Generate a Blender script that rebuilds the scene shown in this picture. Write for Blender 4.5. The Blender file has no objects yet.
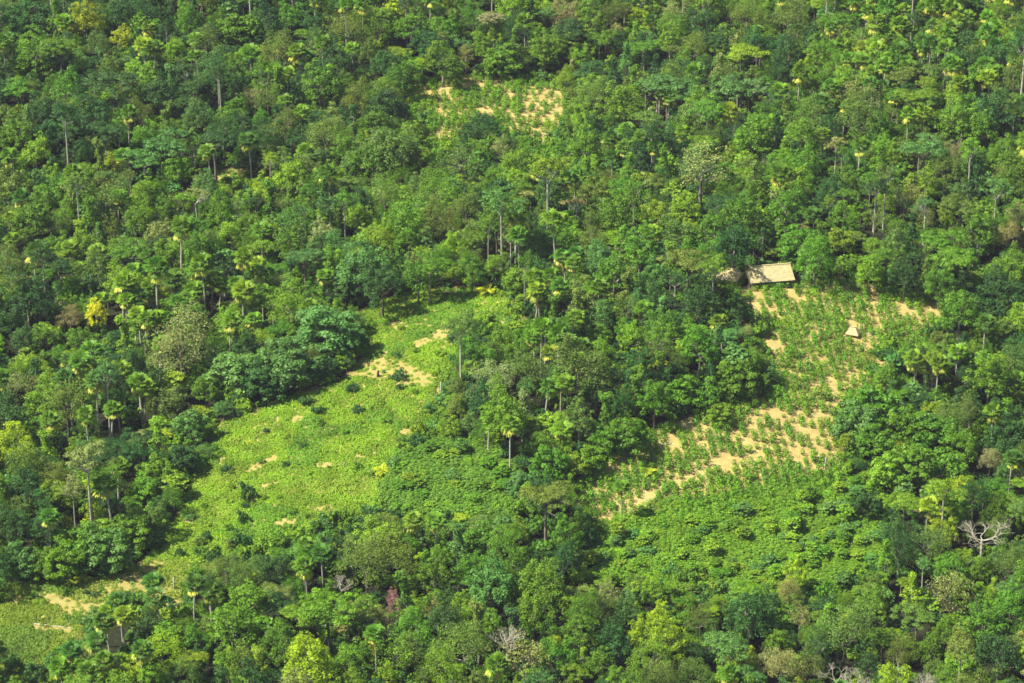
import bpy, math, random
import numpy as np
from mathutils import Vector
R_ = math.radians
rng = np.random.default_rng(7)
random.seed(7)
scene = bpy.context.scene
COL = scene.collection

# ------------------------------------------------------------------ camera
W, H = 1024, 683
HFOV = R_(18.5)
PITCH = R_(27.0)
CAMZ = 377.0
FPX = (W / 2) / math.tan(HFOV / 2)
cam_d = bpy.data.cameras.new("camera")
cam = bpy.data.objects.new("camera", cam_d)
COL.objects.link(cam)
cam.location = (0, 0, CAMZ)
cam.rotation_euler = (R_(90) - PITCH, 0, 0)
cam_d.angle = HFOV
cam_d.clip_start = 1.0
cam_d.clip_end = 12000
scene.camera = cam
CP, SP = math.cos(PITCH), math.sin(PITCH)


def height(x, y):
    return (5.5 * np.sin(x / 43.0 + 0.8) * np.cos(y / 57.0) + 4.5 * np.sin(x / 85.0 - y / 66.0)
            + 0.8 * np.sin(x / 17.0 + y / 23.0))


def project(x, y, z):
    dx, dy, dz = x, y, z - CAMZ
    depth = dy * CP - dz * SP
    up = dy * SP + dz * CP
    return W / 2 + FPX * dx / depth, H / 2 - FPX * up / depth, depth


def at(px, py, h=0.0):
    """the place on the terrain, h metres above it, that the pixel looks at"""
    u, v = (px - W / 2) / FPX, (H / 2 - py) / FPX
    d = np.array([u, CP + v * SP, -SP + v * CP])
    t = 500.0
    z = h
    for _ in range(16):
        t = (z - CAMZ) / d[2]
        z = h + float(height(t * d[0], t * d[1]))
    return t * d[0], t * d[1]


# ------------------------------------------------------------------ picture masks of the open ground
YY, XX = np.mgrid[0:H, 0:W]


def poly_mask(p):
    m = np.zeros((H, W), bool)
    n = len(p)
    for i in range(n):
        x0, y0 = p[i]
        x1, y1 = p[(i + 1) % n]
        if y0 == y1:
            continue
        c = ((y0 > YY) != (y1 > YY)) & (XX < (x1 - x0) * (YY - y0) / (y1 - y0) + x0)
        m ^= c
    return m


P_LEFT = [(405, 293), (440, 288), (492, 289), (520, 303), (508, 324), (470, 322), (447, 345), (452, 368), (436, 378),
          (441, 402), (432, 430), (415, 440), (398, 458), (388, 490), (352, 520), (305, 532), (262, 548), (225, 552), (196, 560),
          (184, 592), (190, 612), (150, 606), (120, 598), (96, 618), (66, 646), (40, 668), (-5, 674), (-5, 582), (90, 580),
          (140, 566), (158, 542), (182, 512), (192, 478), (216, 448), (212, 425), (252, 412), (300, 392), (342, 380),
          (362, 360), (370, 330), (362, 312), (380, 300)]
P_RIGHT = [(735, 288), (790, 280), (845, 281), (872, 285), (906, 291), (938, 303), (945, 318), (925, 334), (892, 342),
           (872, 362), (866, 385), (846, 404), (834, 422), (838, 448), (852, 470), (820, 486), (760, 500), (705, 508),
           (655, 520), (600, 532), (588, 512), (576, 486), (604, 463), (640, 440), (684, 418), (722, 406), (765, 396),
           (780, 375), (768, 350), (760, 328), (746, 308)]
P_TOP = [(404, 100), (410, 86), (430, 79), (480, 75), (545, 81), (566, 88), (567, 112), (558, 132), (547, 150), (536, 148),
         (522, 136), (500, 130), (470, 134), (452, 142), (436, 146), (424, 138), (430, 124), (412, 116)]
P_SPOT = [(212, 170), (245, 170), (247, 180), (215, 181)]
P_TH_A = [(400, 458), (440, 440), (500, 452), (520, 480), (505, 512), (430, 512), (396, 500), (388, 488)]
P_TH_B = [(600, 534), (655, 521), (705, 509), (760, 501), (820, 487), (852, 472), (885, 500), (880, 560), (830, 592), (770, 600),
          (700, 582), (640, 572), (598, 556)]
P_TH_C = [(838, 402), (872, 385), (930, 395), (968, 420), (972, 470), (905, 500), (868, 472), (842, 452)]
M_LEFT, M_RIGHT, M_TOP, M_SPOT = (poly_mask(p) for p in (P_LEFT, P_RIGHT, P_TOP, P_SPOT))
M_A, M_B, M_C = (poly_mask(p) for p in (P_TH_A, P_TH_B, P_TH_C))
M_HOUSE = poly_mask([(716, 268), (748, 262), (800, 258), (800, 300), (716, 300)])
M_OPEN = M_LEFT | M_RIGHT | M_TOP | M_SPOT
M_VIS = M_OPEN | M_A | M_B


def inside(m, px, py):
    xi, yi = np.asarray(px).astype(int), np.asarray(py).astype(int)
    ok = (xi >= 0) & (xi < W) & (yi >= 0) & (yi < H)
    return ok & m[np.clip(yi, 0, H - 1), np.clip(xi, 0, W - 1)]


def down(m, n):
    o = m.copy()
    for k in range(1, n):
        o[k:] |= m[:-k]
    return o


# bare earth: (x, y, half width, half height, slope) in the picture -> soft mask
BARE_L = [(352, 372, 16, 5, -.2), (372, 366, 20, 8, -.15), (425, 376, 18, 6, .1), (440, 395, 7, 9, 0), (110, 590, 24, 7, -.3), (150, 592, 24, 10, 0), (188, 600, 12, 8, 0), (140, 575, 22, 8, -.5), (410, 300, 7, 3, 0), (310, 390, 18, 4, -.2), (90, 604, 20, 5, 0), (385, 370, 42, 9, -.1), (432, 338, 20, 7, -.35), (415, 382, 22, 5, 0), (446, 385, 8, 14, 0), (284, 522, 15, 5, -.1), (324, 509, 13, 5, -.1),
          (262, 463, 12, 5, -.5), (327, 465, 16, 3, 0), (213, 426, 16, 9, -.4), (128, 582, 34, 11, -.35), (170, 604, 22, 10, 0),
          (70, 606, 34, 8, .35), (52, 628, 20, 4, .1), (408, 432, 9, 4, 0), (297, 420, 7, 4, -.3), (190, 520, 8, 5, 0), (420, 436, 8, 4, 0),
          (378, 300, 6, 3, 0), (398, 325, 10, 5, 0), (236, 486, 6, 3, 0), (272, 484, 10, 3, -.3), (360, 455, 6, 3, 0), (10, 600, 16, 5, 0)]
BARE_R = [(768, 350, 20, 11, 0), (752, 300, 14, 14, .6), (768, 312, 14, 6, 0), (800, 300, 8, 6, 0), (872, 300, 7, 14, .6), (845, 292, 22, 5, .3),
          (932, 312, 16, 7, .5), (903, 312, 10, 5, .3), (884, 322, 16, 6, 0), (862, 342, 12, 8, 0), (850, 318, 6, 14, 0), (828, 386, 26, 6, -.15), (850, 376, 12, 10, 0),
          (800, 420, 34, 7, .1), (815, 436, 24, 10, .2), (790, 450, 34, 7, .15), (770, 412, 18, 6, 0), (822, 454, 18, 6, .2), (812, 362, 14, 4, 0),
          (690, 430, 16, 10, .6), (640, 452, 20, 5, -.4), (672, 448, 10, 8, 0), (735, 440, 16, 6, .3), (625, 466, 18, 5, -.4), (655, 492, 26, 4, -.45),
          (690, 478, 18, 5, -.5), (618, 515, 24, 6, -.3), (660, 508, 18, 4, -.2), (735, 462, 12, 6, 0), (712, 470, 10, 4, 0), (600, 528, 14, 6, 0),
          (640, 500, 22, 4, -.4), (820, 470, 24, 4, .2), (760, 430, 20, 6, .3), (700, 500, 8, 3, 0), (835, 405, 12, 5, 0)]
BARE_T = [(545, 100, 20, 12, 0), (552, 118, 12, 12, 0), (530, 118, 20, 6, 0), (495, 84, 26, 4, -.1), (468, 88, 10, 5, -.4), (440, 92, 16, 5, -.2), (420, 98, 8, 5, 0),
          (490, 112, 14, 5, 0), (446, 134, 14, 5, -.3), (440, 112, 6, 4, 0), (527, 132, 14, 5, 0), (545, 138, 8, 8, 0), (420, 118, 8, 4, 0),
          (460, 100, 8, 3, 0), (512, 96, 8, 4, 0)]


def bare(px, py, lst):
    v = np.zeros_like(px, dtype=float)
    for (x, y, a, b, s) in lst:
        dx = px - x
        dy = (py - y) - s * dx
        v = np.maximum(v, 1.35 - np.sqrt((dx / a) ** 2 + (dy / b) ** 2))
    return np.clip(v, 0, 1)


def vnoise(x, y, s, seed=0):
    """smooth value noise 0..1"""
    x = np.asarray(x) / s + seed * 17.3
    y = np.asarray(y) / s + seed * 9.1
    xi, yi = np.floor(x), np.floor(y)
    fx, fy = x - xi, y - yi
    fx, fy = fx * fx * (3 - 2 * fx), fy * fy * (3 - 2 * fy)
    h = lambda a, b: np.modf(np.abs(np.sin(a * 127.1 + b * 311.7 + seed * 74.7) * 43758.5453))[0]
    return (h(xi, yi) * (1 - fx) + h(xi + 1, yi) * fx) * (1 - fy) + (h(xi, yi + 1) * (1 - fx) + h(xi + 1, yi + 1) * fx) * fy


# ------------------------------------------------------------------ materials
def new_mat(name):
    m = bpy.data.materials.new(name)
    m.use_nodes = True
    nt = m.node_tree
    for n in list(nt.nodes):
        nt.nodes.remove(n)
    out = nt.nodes.new("ShaderNodeOutputMaterial")
    return m, nt, out


def N(nt, t, **kw):
    n = nt.nodes.new(t)
    for k, v in kw.items():
        setattr(n, k, v)
    return n


def math_node(nt, op, a, b=None, c=None):
    n = N(nt, "ShaderNodeMath", operation=op)
    for i, v in enumerate((a, b, c)):
        if v is None:
            continue
        if isinstance(v, (int, float)):
            n.inputs[i].default_value = v
        else:
            nt.links.new(v, n.inputs[i])
    return n.outputs[0]


def foliage_mat(name, fixed=None, trans=0.28, lo=0.5, hi=1.55, rough=0.55):
    m, nt, out = new_mat(name)
    L = nt.links.new
    if fixed is None:
        a = N(nt, "ShaderNodeAttribute", attribute_type='INSTANCER', attribute_name="tint")
        base = a.outputs["Color"]
    else:
        rgb = N(nt, "ShaderNodeRGB")
        rgb.outputs[0].default_value = (*fixed, 1)
        base = rgb.outputs[0]
    lv = N(nt, "ShaderNodeAttribute", attribute_type='GEOMETRY', attribute_name="lv")
    oi = N(nt, "ShaderNodeObjectInfo")
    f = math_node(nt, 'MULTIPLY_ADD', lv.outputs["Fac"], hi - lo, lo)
    hue = math_node(nt, 'MULTIPLY_ADD', lv.outputs["Fac"], -0.024, 0.506)
    hue = math_node(nt, 'ADD', hue, math_node(nt, 'MULTIPLY_ADD', oi.outputs["Random"], 0.02, -0.01))
    hs = N(nt, "ShaderNodeHueSaturation")
    L(hue, hs.inputs["Hue"])
    L(f, hs.inputs["Value"])
    L(base, hs.inputs["Color"])
    p = N(nt, "ShaderNodeBsdfPrincipled")
    L(hs.outputs[0], p.inputs["Base Color"])
    p.inputs["Roughness"].default_value = rough
    p.inputs["Specular IOR Level"].default_value = 0.28
    t = N(nt, "ShaderNodeBsdfTranslucent")
    tc = N(nt, "ShaderNodeMix", data_type='RGBA', blend_type='MULTIPLY')
    tc.inputs[0].default_value = 1
    L(hs.outputs[0], tc.inputs[6])
    tc.inputs[7].default_value = (1.35, 1.25, 0.45, 1)
    L(tc.outputs[2], t.inputs[0])
    mx = N(nt, "ShaderNodeMixShader")
    mx.inputs[0].default_value = trans
    L(p.outputs[0], mx.inputs[1])
    L(t.outputs[0], mx.inputs[2])
    L(mx.outputs[0], out.inputs[0])
    return m


def solid_mat(name, c1, c2, scale=3.0, rough=0.85, rnd=0.0, stretch=(1, 1, 1), bump=0.0):
    m, nt, out = new_mat(name)
    L = nt.links.new
    tc = N(nt, "ShaderNodeTexCoord")
    mp = N(nt, "ShaderNodeMapping")
    mp.inputs["Scale"].default_value = stretch
    L(tc.outputs["Object"], mp.inputs[0])
    no = N(nt, "ShaderNodeTexNoise")
    no.inputs["Scale"].default_value = scale
    no.inputs["Detail"].default_value = 6
    L(mp.outputs[0], no.inputs[0])
    cr = N(nt, "ShaderNodeValToRGB")
    cr.color_ramp.elements[0].position = 0.3
    cr.color_ramp.elements[1].position = 0.7
    cr.color_ramp.elements[0].color = (*c1, 1)
    cr.color_ramp.elements[1].color = (*c2, 1)
    L(no.outputs[0], cr.inputs[0])
    col = cr.outputs[0]
    if rnd:
        oi = N(nt, "ShaderNodeObjectInfo")
        hs = N(nt, "ShaderNodeHueSaturation")
        L(math_node(nt, 'MULTIPLY_ADD', oi.outputs["Random"], rnd, 1 - rnd * 0.6), hs.inputs["Value"])
        L(col, hs.inputs["Color"])
        col = hs.outputs[0]
    p = N(nt, "ShaderNodeBsdfPrincipled")
    p.inputs["Roughness"].default_value = rough
    p.inputs["Specular IOR Level"].default_value = 0.2
    L(col, p.inputs["Base Color"])
    if bump:
        b = N(nt, "ShaderNodeBump")
        b.inputs["Strength"].default_value = bump
        b.inputs["Distance"].default_value = 0.1
        L(no.outputs[0], b.inputs["Height"])
        L(b.outputs[0], p.inputs["Normal"])
    L(p.outputs[0], out.inputs[0])
    return m


M_LEAF = foliage_mat("foliage")
M_DEADLEAF = foliage_mat("dry_palm_fronds", fixed=(0.36, 0.40, 0.05), trans=0.2)
M_BARK = solid_mat("bark", (0.13, 0.105, 0.08), (0.34, 0.30, 0.24), 1.2, rnd=0.9)
M_PALE = solid_mat("pale_bark", (0.34, 0.31, 0.24), (0.60, 0.55, 0.44), 1.5, rnd=.5)
M_THATCH = solid_mat("thatch", (0.38, 0.31, 0.14), (0.60, 0.51, 0.27), 1.1, stretch=(0.7, 3, 3), bump=0.6)
M_THATCH2 = solid_mat("dark_thatch_edge", (0.16, 0.12, 0.07), (0.28, 0.21, 0.12), 4.0)
M_WOOD = solid_mat("weathered_wood", (0.20, 0.16, 0.11), (0.40, 0.34, 0.26), 3.0)
M_DEADWOOD = solid_mat("dead_branch_bark", (0.34, 0.31, 0.22), (0.54, 0.50, 0.38), 1.5)
M_CHAR = solid_mat("charred_wood", (0.02, 0.018, 0.016), (0.07, 0.06, 0.05), 4.0)
M_TARP = solid_mat("tarpaulin", (0.30, 0.55, 0.62), (0.45, 0.70, 0.75), 3.0, rough=0.4)
M_SOILHEAP = solid_mat("dry_earth", (0.40, 0.30, 0.14), (0.58, 0.46, 0.26), 2.5)

# ------------------------------------------------------------------ mesh building (numpy)


class MB:
    def __init__(s):
        s.v, s.f, s.lv, s.mi, s.n = [], [], [], [], 0

    def quads(s, V, lv, mi=0):
        """V (n,4,3)"""
        n = len(V)
        s.v.append(V.reshape(-1, 3))
        s.f.append(np.arange(n * 4).reshape(n, 4) + s.n)
        s.lv.append(np.broadcast_to(lv, (n,)).astype(float))
        s.mi.append(np.full(n, mi))
        s.n += n * 4

    def grid_faces(s, V, F, lv=0.5, mi=0):
        s.v.append(np.asarray(V, float))
        s.f.append(np.asarray(F) + s.n)
        s.lv.append(np.full(len(F), lv))
        s.mi.append(np.full(len(F), mi))
        s.n += len(V)

    def tube(s, pts, rad, sides=6, mi=0):
        pts = np.asarray(pts, float)
        k = len(pts)
        d = np.gradient(pts, axis=0)
        d /= np.linalg.norm(d, axis=1)[:, None] + 1e-9
        ref = np.where(np.abs(d[:, 2:3]) > 0.9, np.array([[1.0, 0, 0]]), np.array([[0, 0, 1.0]]))
        a = np.cross(d, ref)
        a /= np.linalg.norm(a, axis=1)[:, None]
        b = np.cross(d, a)
        for i in range(1, k):      # keep the frame from flipping
            if np.dot(a[i], a[i - 1]) < 0:
                a[i], b[i] = -a[i], -b[i]
        th = np.arange(sides) * 2 * math.pi / sides
        rad = np.asarray(rad, float)[:, None, None]
        V = pts[:, None] + rad * (np.cos(th)[None, :, None] * a[:, None] + np.sin(th)[None, :, None] * b[:, None])
        F = []
        for i in range(k - 1):
            for j in range(sides):
                j2 = (j + 1) % sides
                F.append((i * sides + j, i * sides + j2, (i + 1) * sides + j2, (i + 1) * sides + j))
        s.grid_faces(V.reshape(-1, 3), F, mi=mi)

    def mesh(s, name, mats):
        me = bpy.data.meshes.new(name)
        V = np.concatenate(s.v)
        F = np.concatenate(s.f)
        n = len(F)
        me.vertices.add(len(V))
        me.vertices.foreach_set("co", V.astype(np.float32).ravel())
        me.loops.add(n * 4)
        me.loops.foreach_set("vertex_index", F.astype(np.int32).ravel())
        me.polygons.add(n)
        me.polygons.foreach_set("loop_start", np.arange(n, dtype=np.int32) * 4)
        me.polygons.foreach_set("material_index", np.concatenate(s.mi).astype(np.int32))
        me.update(calc_edges=True)
        at_ = me.attributes.new("lv", 'FLOAT', 'FACE')
        at_.data.foreach_set("value", np.concatenate(s.lv).astype(np.float32))
        for m in mats:
            me.materials.append(m)
        return me


def unit(v):
    return v / (np.linalg.norm(v, axis=-1, keepdims=True) + 1e-9)


def leaves(C, Nn, L, wid=0.6, jitter=0.7, g=rng):
    """diamond leaf clumps facing about Nn"""
    n = len(C)
    nn = unit(Nn + g.normal(0, jitter, (n, 3)))
    t = unit(np.cross(nn, g.normal(0, 1, (n, 3))))
    b = np.cross(nn, t)
    L = np.broadcast_to(L, (n,))[:, None] * g.uniform(0.7, 1.3, (n, 1))
    w = L * wid * 0.5
    V = np.stack([C - t * L * 0.5, C + b * w + nn * L * 0.05, C + t * L * 0.5, C - b * w - nn * L * 0.05], 1)
    return V


def lobe_leaves(mb, c, r, n, L, flat=0.75, base=0.5, zmin=-0.35, g=rng, jitter=0.4, wid=0.6, mi=0):
    d = unit(g.normal(0, 1, (n, 3)))
    d[:, 2] = np.where(d[:, 2] < zmin, -d[:, 2], d[:, 2])
    q = g.uniform(0.8, 1.06, (n, 1))
    P = c + d * q * r * np.array([1, 1, flat])
    lv = np.clip(base + g.normal(0, 0.13, n) + 0.04 * d[:, 2], 0, 1)
    mb.quads(leaves(P, d + np.array([0, 0, 0.35]), L, wid, jitter, g), lv, mi)


def outline(g):
    k = [(g.integers(2, 6), g.uniform(0, 6.28), g.uniform(0.04, 0.13)) for _ in range(3)]
    return lambda a: 1 + sum(w * math.sin(n * a + p) for n, p, w in k)


def limbs(mb, z0, z1, ends, r0, g, sides=6, mi=0, sub=True):
    """a stem that forks into limbs reaching towards the crown's lobes"""
    wob = g.uniform(-0.35, 0.35, (2,))
    top = np.array([wob[0], wob[1], z1])
    stem = [np.array([0, 0, -1.2]), np.array([0, 0, 0.3]), np.array([wob[0] * .3 + g.uniform(-.15, .15), wob[1] * .3, z1 * .45]), top]
    mb.tube(stem, [r0 * 1.35, r0 * 1.1, r0 * .85, r0 * .66], sides, mi)
    for e in ends:
        e = np.asarray(e)
        mid = top * .5 + e * .5 + np.array([0, 0, -0.12 * np.linalg.norm(e - top)]) + g.normal(0, .15, 3)
        mb.tube([top - [0, 0, .3], mid, e], [r0 * .42, r0 * .27, r0 * .1], max(4, sides - 2), mi)
        if sub:
            for _ in range(2):
                e2 = e + g.normal(0, .28, 3) * np.linalg.norm(e - top)
                e2[2] = max(e2[2], mid[2])
                mb.tube([mid, mid * .45 + e2 * .55, e2], [r0 * .2, r0 * .13, r0 * .05], 4, mi)


def crown_dome(g, R, z0, z1, nl, npl, L, rl=(0.13, 0.25), flat=0.75, lobe_var=0.12, fill=0.6, wid=0.66, jitter=0.42):
    """domed crown between z0 and z1 made of many leafy lobes"""
    mb = MB()
    f = outline(g)
    Hc = z1 - z0
    cs = []
    # big lumps that break the outline
    lumps = [(g.uniform(0, 6.28), g.uniform(0.35, 0.75), g.uniform(0.05, 0.2)) for _ in range(5)]
    hole_a = g.uniform(0, 6.28, 3)
    for i in range(nl):
        a = g.uniform(0, 2 * math.pi)
        el = math.asin(g.uniform(-0.25, 1.0))
        q = g.uniform(fill, 1.0)
        if min(abs((a - h + math.pi) % (2 * math.pi) - math.pi) for h in hole_a) < 0.22 and q > .7:
            q *= .72
        rr = R * f(a) * math.cos(el) * q
        z = z0 + Hc * (0.28 + 0.72 * math.sin(el) * q)
        for (la, lr, lh) in lumps:
            if abs((a - la + math.pi) % (2 * math.pi) - math.pi) < 0.6:
                z += lh * Hc * (1 - abs(rr / R - lr))
        c = np.array([rr * math.cos(a), rr * math.sin(a), z])
        r = R * g.uniform(*rl)
        lobe_leaves(mb, c, r, npl, L, flat, 0.5 + g.normal(0, lobe_var), g=g, wid=wid, jitter=jitter)
        cs.append(c)
    return mb, cs


def tree_dome(seed, R=5.0, Ht=13.0, cz=3.6, nl=115, npl=50, L=0.40, r0=0.3, **kw):
    g = np.random.default_rng(seed)
    mb, cs = crown_dome(g, R, cz, Ht - R * 0.15, nl, npl, L, **kw)
    tb = MB()
    ends = [cs[i] * np.array([.8, .8, 1]) for i in g.choice(len(cs), 6, replace=False)]
    limbs(tb, 0, cz + (Ht - cz) * .25, ends, r0, g)
    return dict(R=R, H=Ht, crown=mb, trunk=tb)


def tree_umb(seed, R=6.2, Ht=14.5, nl=90, npl=66, L=0.37, tiers=3, thick=1.3, r0=0.34):
    g = np.random.default_rng(seed)
    mb = MB()
    f = outline(g)
    cs = []
    tier = [(g.uniform(0, 6.28), R * g.uniform(0.15, 0.6), g.uniform(-thick * 1.6, 0.1), g.uniform(.35, .6)) for _ in range(tiers + 3)]
    for i in range(nl):
        a0, rad, dz, k = tier[i % len(tier)]
        a = g.uniform(0, 6.28)
        q = math.sqrt(g.uniform(0, 1))
        x = rad * math.cos(a0) + R * k * q * math.cos(a) * f(a)
        y = rad * math.sin(a0) + R * k * q * math.sin(a) * f(a)
        z = Ht - 1.2 + dz - 0.9 * q * q - 0.25 * (x * x + y * y) / (R * R)
        c = np.array([x, y, z])
        lobe_leaves(mb, c, R * g.uniform(0.12, 0.2), npl, L, 0.42, 0.5 + g.normal(0, .14), zmin=-0.2, g=g, jitter=0.35)
        cs.append(c)
    tb = MB()
    limbs(tb, 0, Ht * .62, [c - np.array([0, 0, .4]) for c in cs[::max(1, nl // 9)]], r0, g)
    return dict(R=R, H=Ht, crown=mb, trunk=tb)


def tree_col(seed, R=2.7, Ht=14.5):
    g = np.random.default_rng(seed)
    mb = MB()
    cs = []
    for i in range(64):
        t = g.uniform(0, 1)
        z = 2.5 + (Ht - 3.2) * t
        rr = R * (0.55 + 0.5 * math.sin(t * 7 + seed)) * (1 - .45 * t ** 3) * math.sqrt(g.uniform(.2, 1))
        a = g.uniform(0, 6.28)
        c = np.array([rr * math.cos(a), rr * math.sin(a), z])
        lobe_leaves(mb, c, g.uniform(.6, 1.1), 30, 0.5, 1.1, 0.5 + g.normal(0, .12), g=g)
        cs.append(c)
    tb = MB()
    limbs(tb, 0, Ht * .7, cs[:5], .25, g)
    return dict(R=R, H=Ht, crown=mb, trunk=tb)


def tree_tall(seed, R=4.6, Ht=21.0, bare_share=0.6, npl=42, L=0.38, nl=66, pale=True):
    g = np.random.default_rng(seed)
    mb, cs = crown_dome(g, R, Ht - R * 1.25, Ht - R * .15, nl, npl, L, rl=(0.14, 0.24), flat=0.6, fill=.5)
    tb = MB()
    limbs(tb, 0, Ht - R * 1.35, [c * np.array([.85, .85, 1]) for c in cs[:8]], .3, g, sides=6)
    return dict(R=R, H=Ht, crown=mb, trunk=tb)


def frond_fan(mb, base, d, up, plen, flen, lv, g, mi=0, nseg=10, spread=1.4):
    d = unit(d)
    side = unit(np.cross(d, up))
    upv = np.cross(side, d)
    tip = base + d * plen
    w = side * 0.035
    mb.quads(np.array([[base - w, base + w, tip + w, tip - w]]), lv * .8, mi)
    an = np.linspace(-spread, spread, nseg) + g.normal(0, .06, nseg)
    V = []
    for a in an:
        dd = unit(d * math.cos(a) + side * math.sin(a) - upv * 0.12 * abs(a) - np.array([0, 0, .18]))
        l = flen * (1 - .12 * abs(a)) * g.uniform(.9, 1.08)
        wv = unit(np.cross(dd, upv)) * l * .14
        m_ = tip + dd * l * .55
        V.append([tip, m_ + wv, tip + dd * l - np.array([0, 0, .18 * l]), m_ - wv])
    mb.quads(np.array(V), np.clip(lv + g.normal(0, .1, nseg), 0, 1), mi)


def palm_fan(seed, Ht=13.0, n=22, dead=6, lean=1.3):
    g = np.random.default_rng(seed)
    k = g.uniform(-lean, lean, 2)
    top = np.array([k[0], k[1], Ht - 2.1])
    tb = MB()
    tb.tube([[0, 0, -1], [0, 0, .4], [k[0] * .2, k[1] * .2, Ht * .4], [k[0] * .65, k[1] * .65, Ht * .7], top + [0, 0, .3]], [.27, .24, .2, .19, .17], 7)
    cb, db = MB(), MB()
    for i in range(n):
        a = i * 2.399 + g.uniform(-.2, .2)
        el = R_(80) - (i / n) ** .8 * R_(90) + g.normal(0, .08)
        d = np.array([math.cos(a) * math.cos(el), math.sin(a) * math.cos(el), math.sin(el)])
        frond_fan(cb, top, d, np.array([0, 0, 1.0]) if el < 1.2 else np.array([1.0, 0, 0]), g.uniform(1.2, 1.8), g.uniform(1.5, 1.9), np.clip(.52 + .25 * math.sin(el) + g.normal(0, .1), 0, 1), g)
    for i in range(dead):
        a = i * 2.399 + g.uniform(-.3, .3)
        el = -R_(g.uniform(18, 62))
        d = np.array([math.cos(a) * math.cos(el), math.sin(a) * math.cos(el), math.sin(el)])
        frond_fan(db, top - [0, 0, .15], d, np.array([0, 0, 1.0]), g.uniform(1.3, 1.9), g.uniform(1.4, 1.9), g.uniform(.3, .9), g, nseg=7, spread=.95)
    return dict(R=3.1, H=Ht, crown=cb, trunk=tb, dead=db if dead else None)


def palm_feather(seed, Ht=2.2, n=11, FL=3.0, stem=0.8):
    g = np.random.default_rng(seed)
    cb = MB()
    for i in range(n):
        a = i * 2.399 + g.uniform(-.25, .25)
        el = R_(g.uniform(35, 80))
        fl = FL * g.uniform(.8, 1.1)
        pts = []
        for t in np.linspace(0, 1, 7):
            r = fl * t * math.cos(el - t * .9 * .6)
            z = stem + fl * (t * math.sin(el) - .62 * t * t)
            pts.append([r * math.cos(a), r * math.sin(a), z])
        pts = np.array(pts)
        cb.tube(pts, np.linspace(.05, .015, 7), 4)
        V = []
        side = np.array([-math.sin(a), math.cos(a), 0])
        for t in np.linspace(.15, .98, 13):
            k = t * 6
            i0 = min(5, int(k))
            p = pts[i0] * (1 - k + i0) + pts[i0 + 1] * (k - i0)
            dr = unit(pts[i0 + 1] - pts[i0])
            ll = fl * .3 * (1 - abs(t - .45) * 1.1)
            for sgn in (-1, 1):
                e = p + (side * sgn * .85 + dr * .55) * ll + np.array([0, 0, -.2 * ll])
                w = dr * .085 * fl * .5
                V.append([p - w * .4, (p + e) / 2 - w, e, (p + e) / 2 + w])
        cb.quads(np.array(V), np.clip(.5 + g.normal(0, .16, len(V)), 0, 1))
    tb = MB()
    tb.tube([[0, 0, -.4], [0, 0, stem * .5], [0, 0, stem + .15]], [.2, .17, .13], 6)
    return dict(R=FL * .8, H=stem + FL * .5, crown=cb, trunk=tb)


def whorl(mb, c, g, n=11, L=1.0, lv=.5):
    """umbrella of big lobed leaves at the end of a twig"""
    a = np.arange(n) * 2.399 + g.uniform(0, 6)
    el = g.uniform(-.35, .5, n)
    d = np.stack([np.cos(a) * np.cos(el), np.sin(a) * np.cos(el), np.sin(el)], 1)
    P = c + d * g.uniform(.35, 1.0, (n, 1)) * L
    mb.quads(leaves(P, np.tile([0, 0, 1.0], (n, 1)) + d * .45, L * .9, .85, .5, g), np.clip(lv + g.normal(0, .13, n), 0, 1))


def tree_young(seed, Ht=8.0, R=2.7, nw=22, L=.85):
    g = np.random.default_rng(seed)
    mb, tb = MB(), MB()
    ends = []
    for i in range(nw):
        a = i * 2.399
        q = math.sqrt((i + .5) / nw)
        c = np.array([R * q * math.cos(a), R * q * math.sin(a), Ht - .6 - 2.3 * q * q + g.normal(0, .45)])
        whorl(mb, c, g, 14, L, .5 + g.normal(0, .13))
        if i % 3 == 0:
            ends.append(c)
    for i in range(nw // 2):
        a = g.uniform(0, 6.28)
        c = np.array([R * .8 * math.cos(a), R * .8 * math.sin(a), Ht - 3 - g.uniform(0, 2.2)])
        whorl(mb, c, g, 9, L * .9, .42)
    limbs(tb, 0, Ht * .5, ends, .13, g, sub=False)
    return dict(R=R, H=Ht, crown=mb, trunk=tb)


def bush(seed, R=2.0, Ht=2.6, n=26, L=.42, npl=26):
    g = np.random.default_rng(seed)
    mb, cs = crown_dome(g, R, 0.15, Ht - .4, n, npl, L, rl=(.2, .36), fill=.5)
    tb = MB()
    for i in range(4):
        a = g.uniform(0, 6.28)
        tb.tube([[0, 0, -.3], [R * .2 * math.cos(a), R * .2 * math.sin(a), Ht * .3], [R * .5 * math.cos(a), R * .5 * math.sin(a), Ht * .7]], [.09, .06, .02], 5)
    return dict(R=R, H=Ht, crown=mb, trunk=tb)


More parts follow.
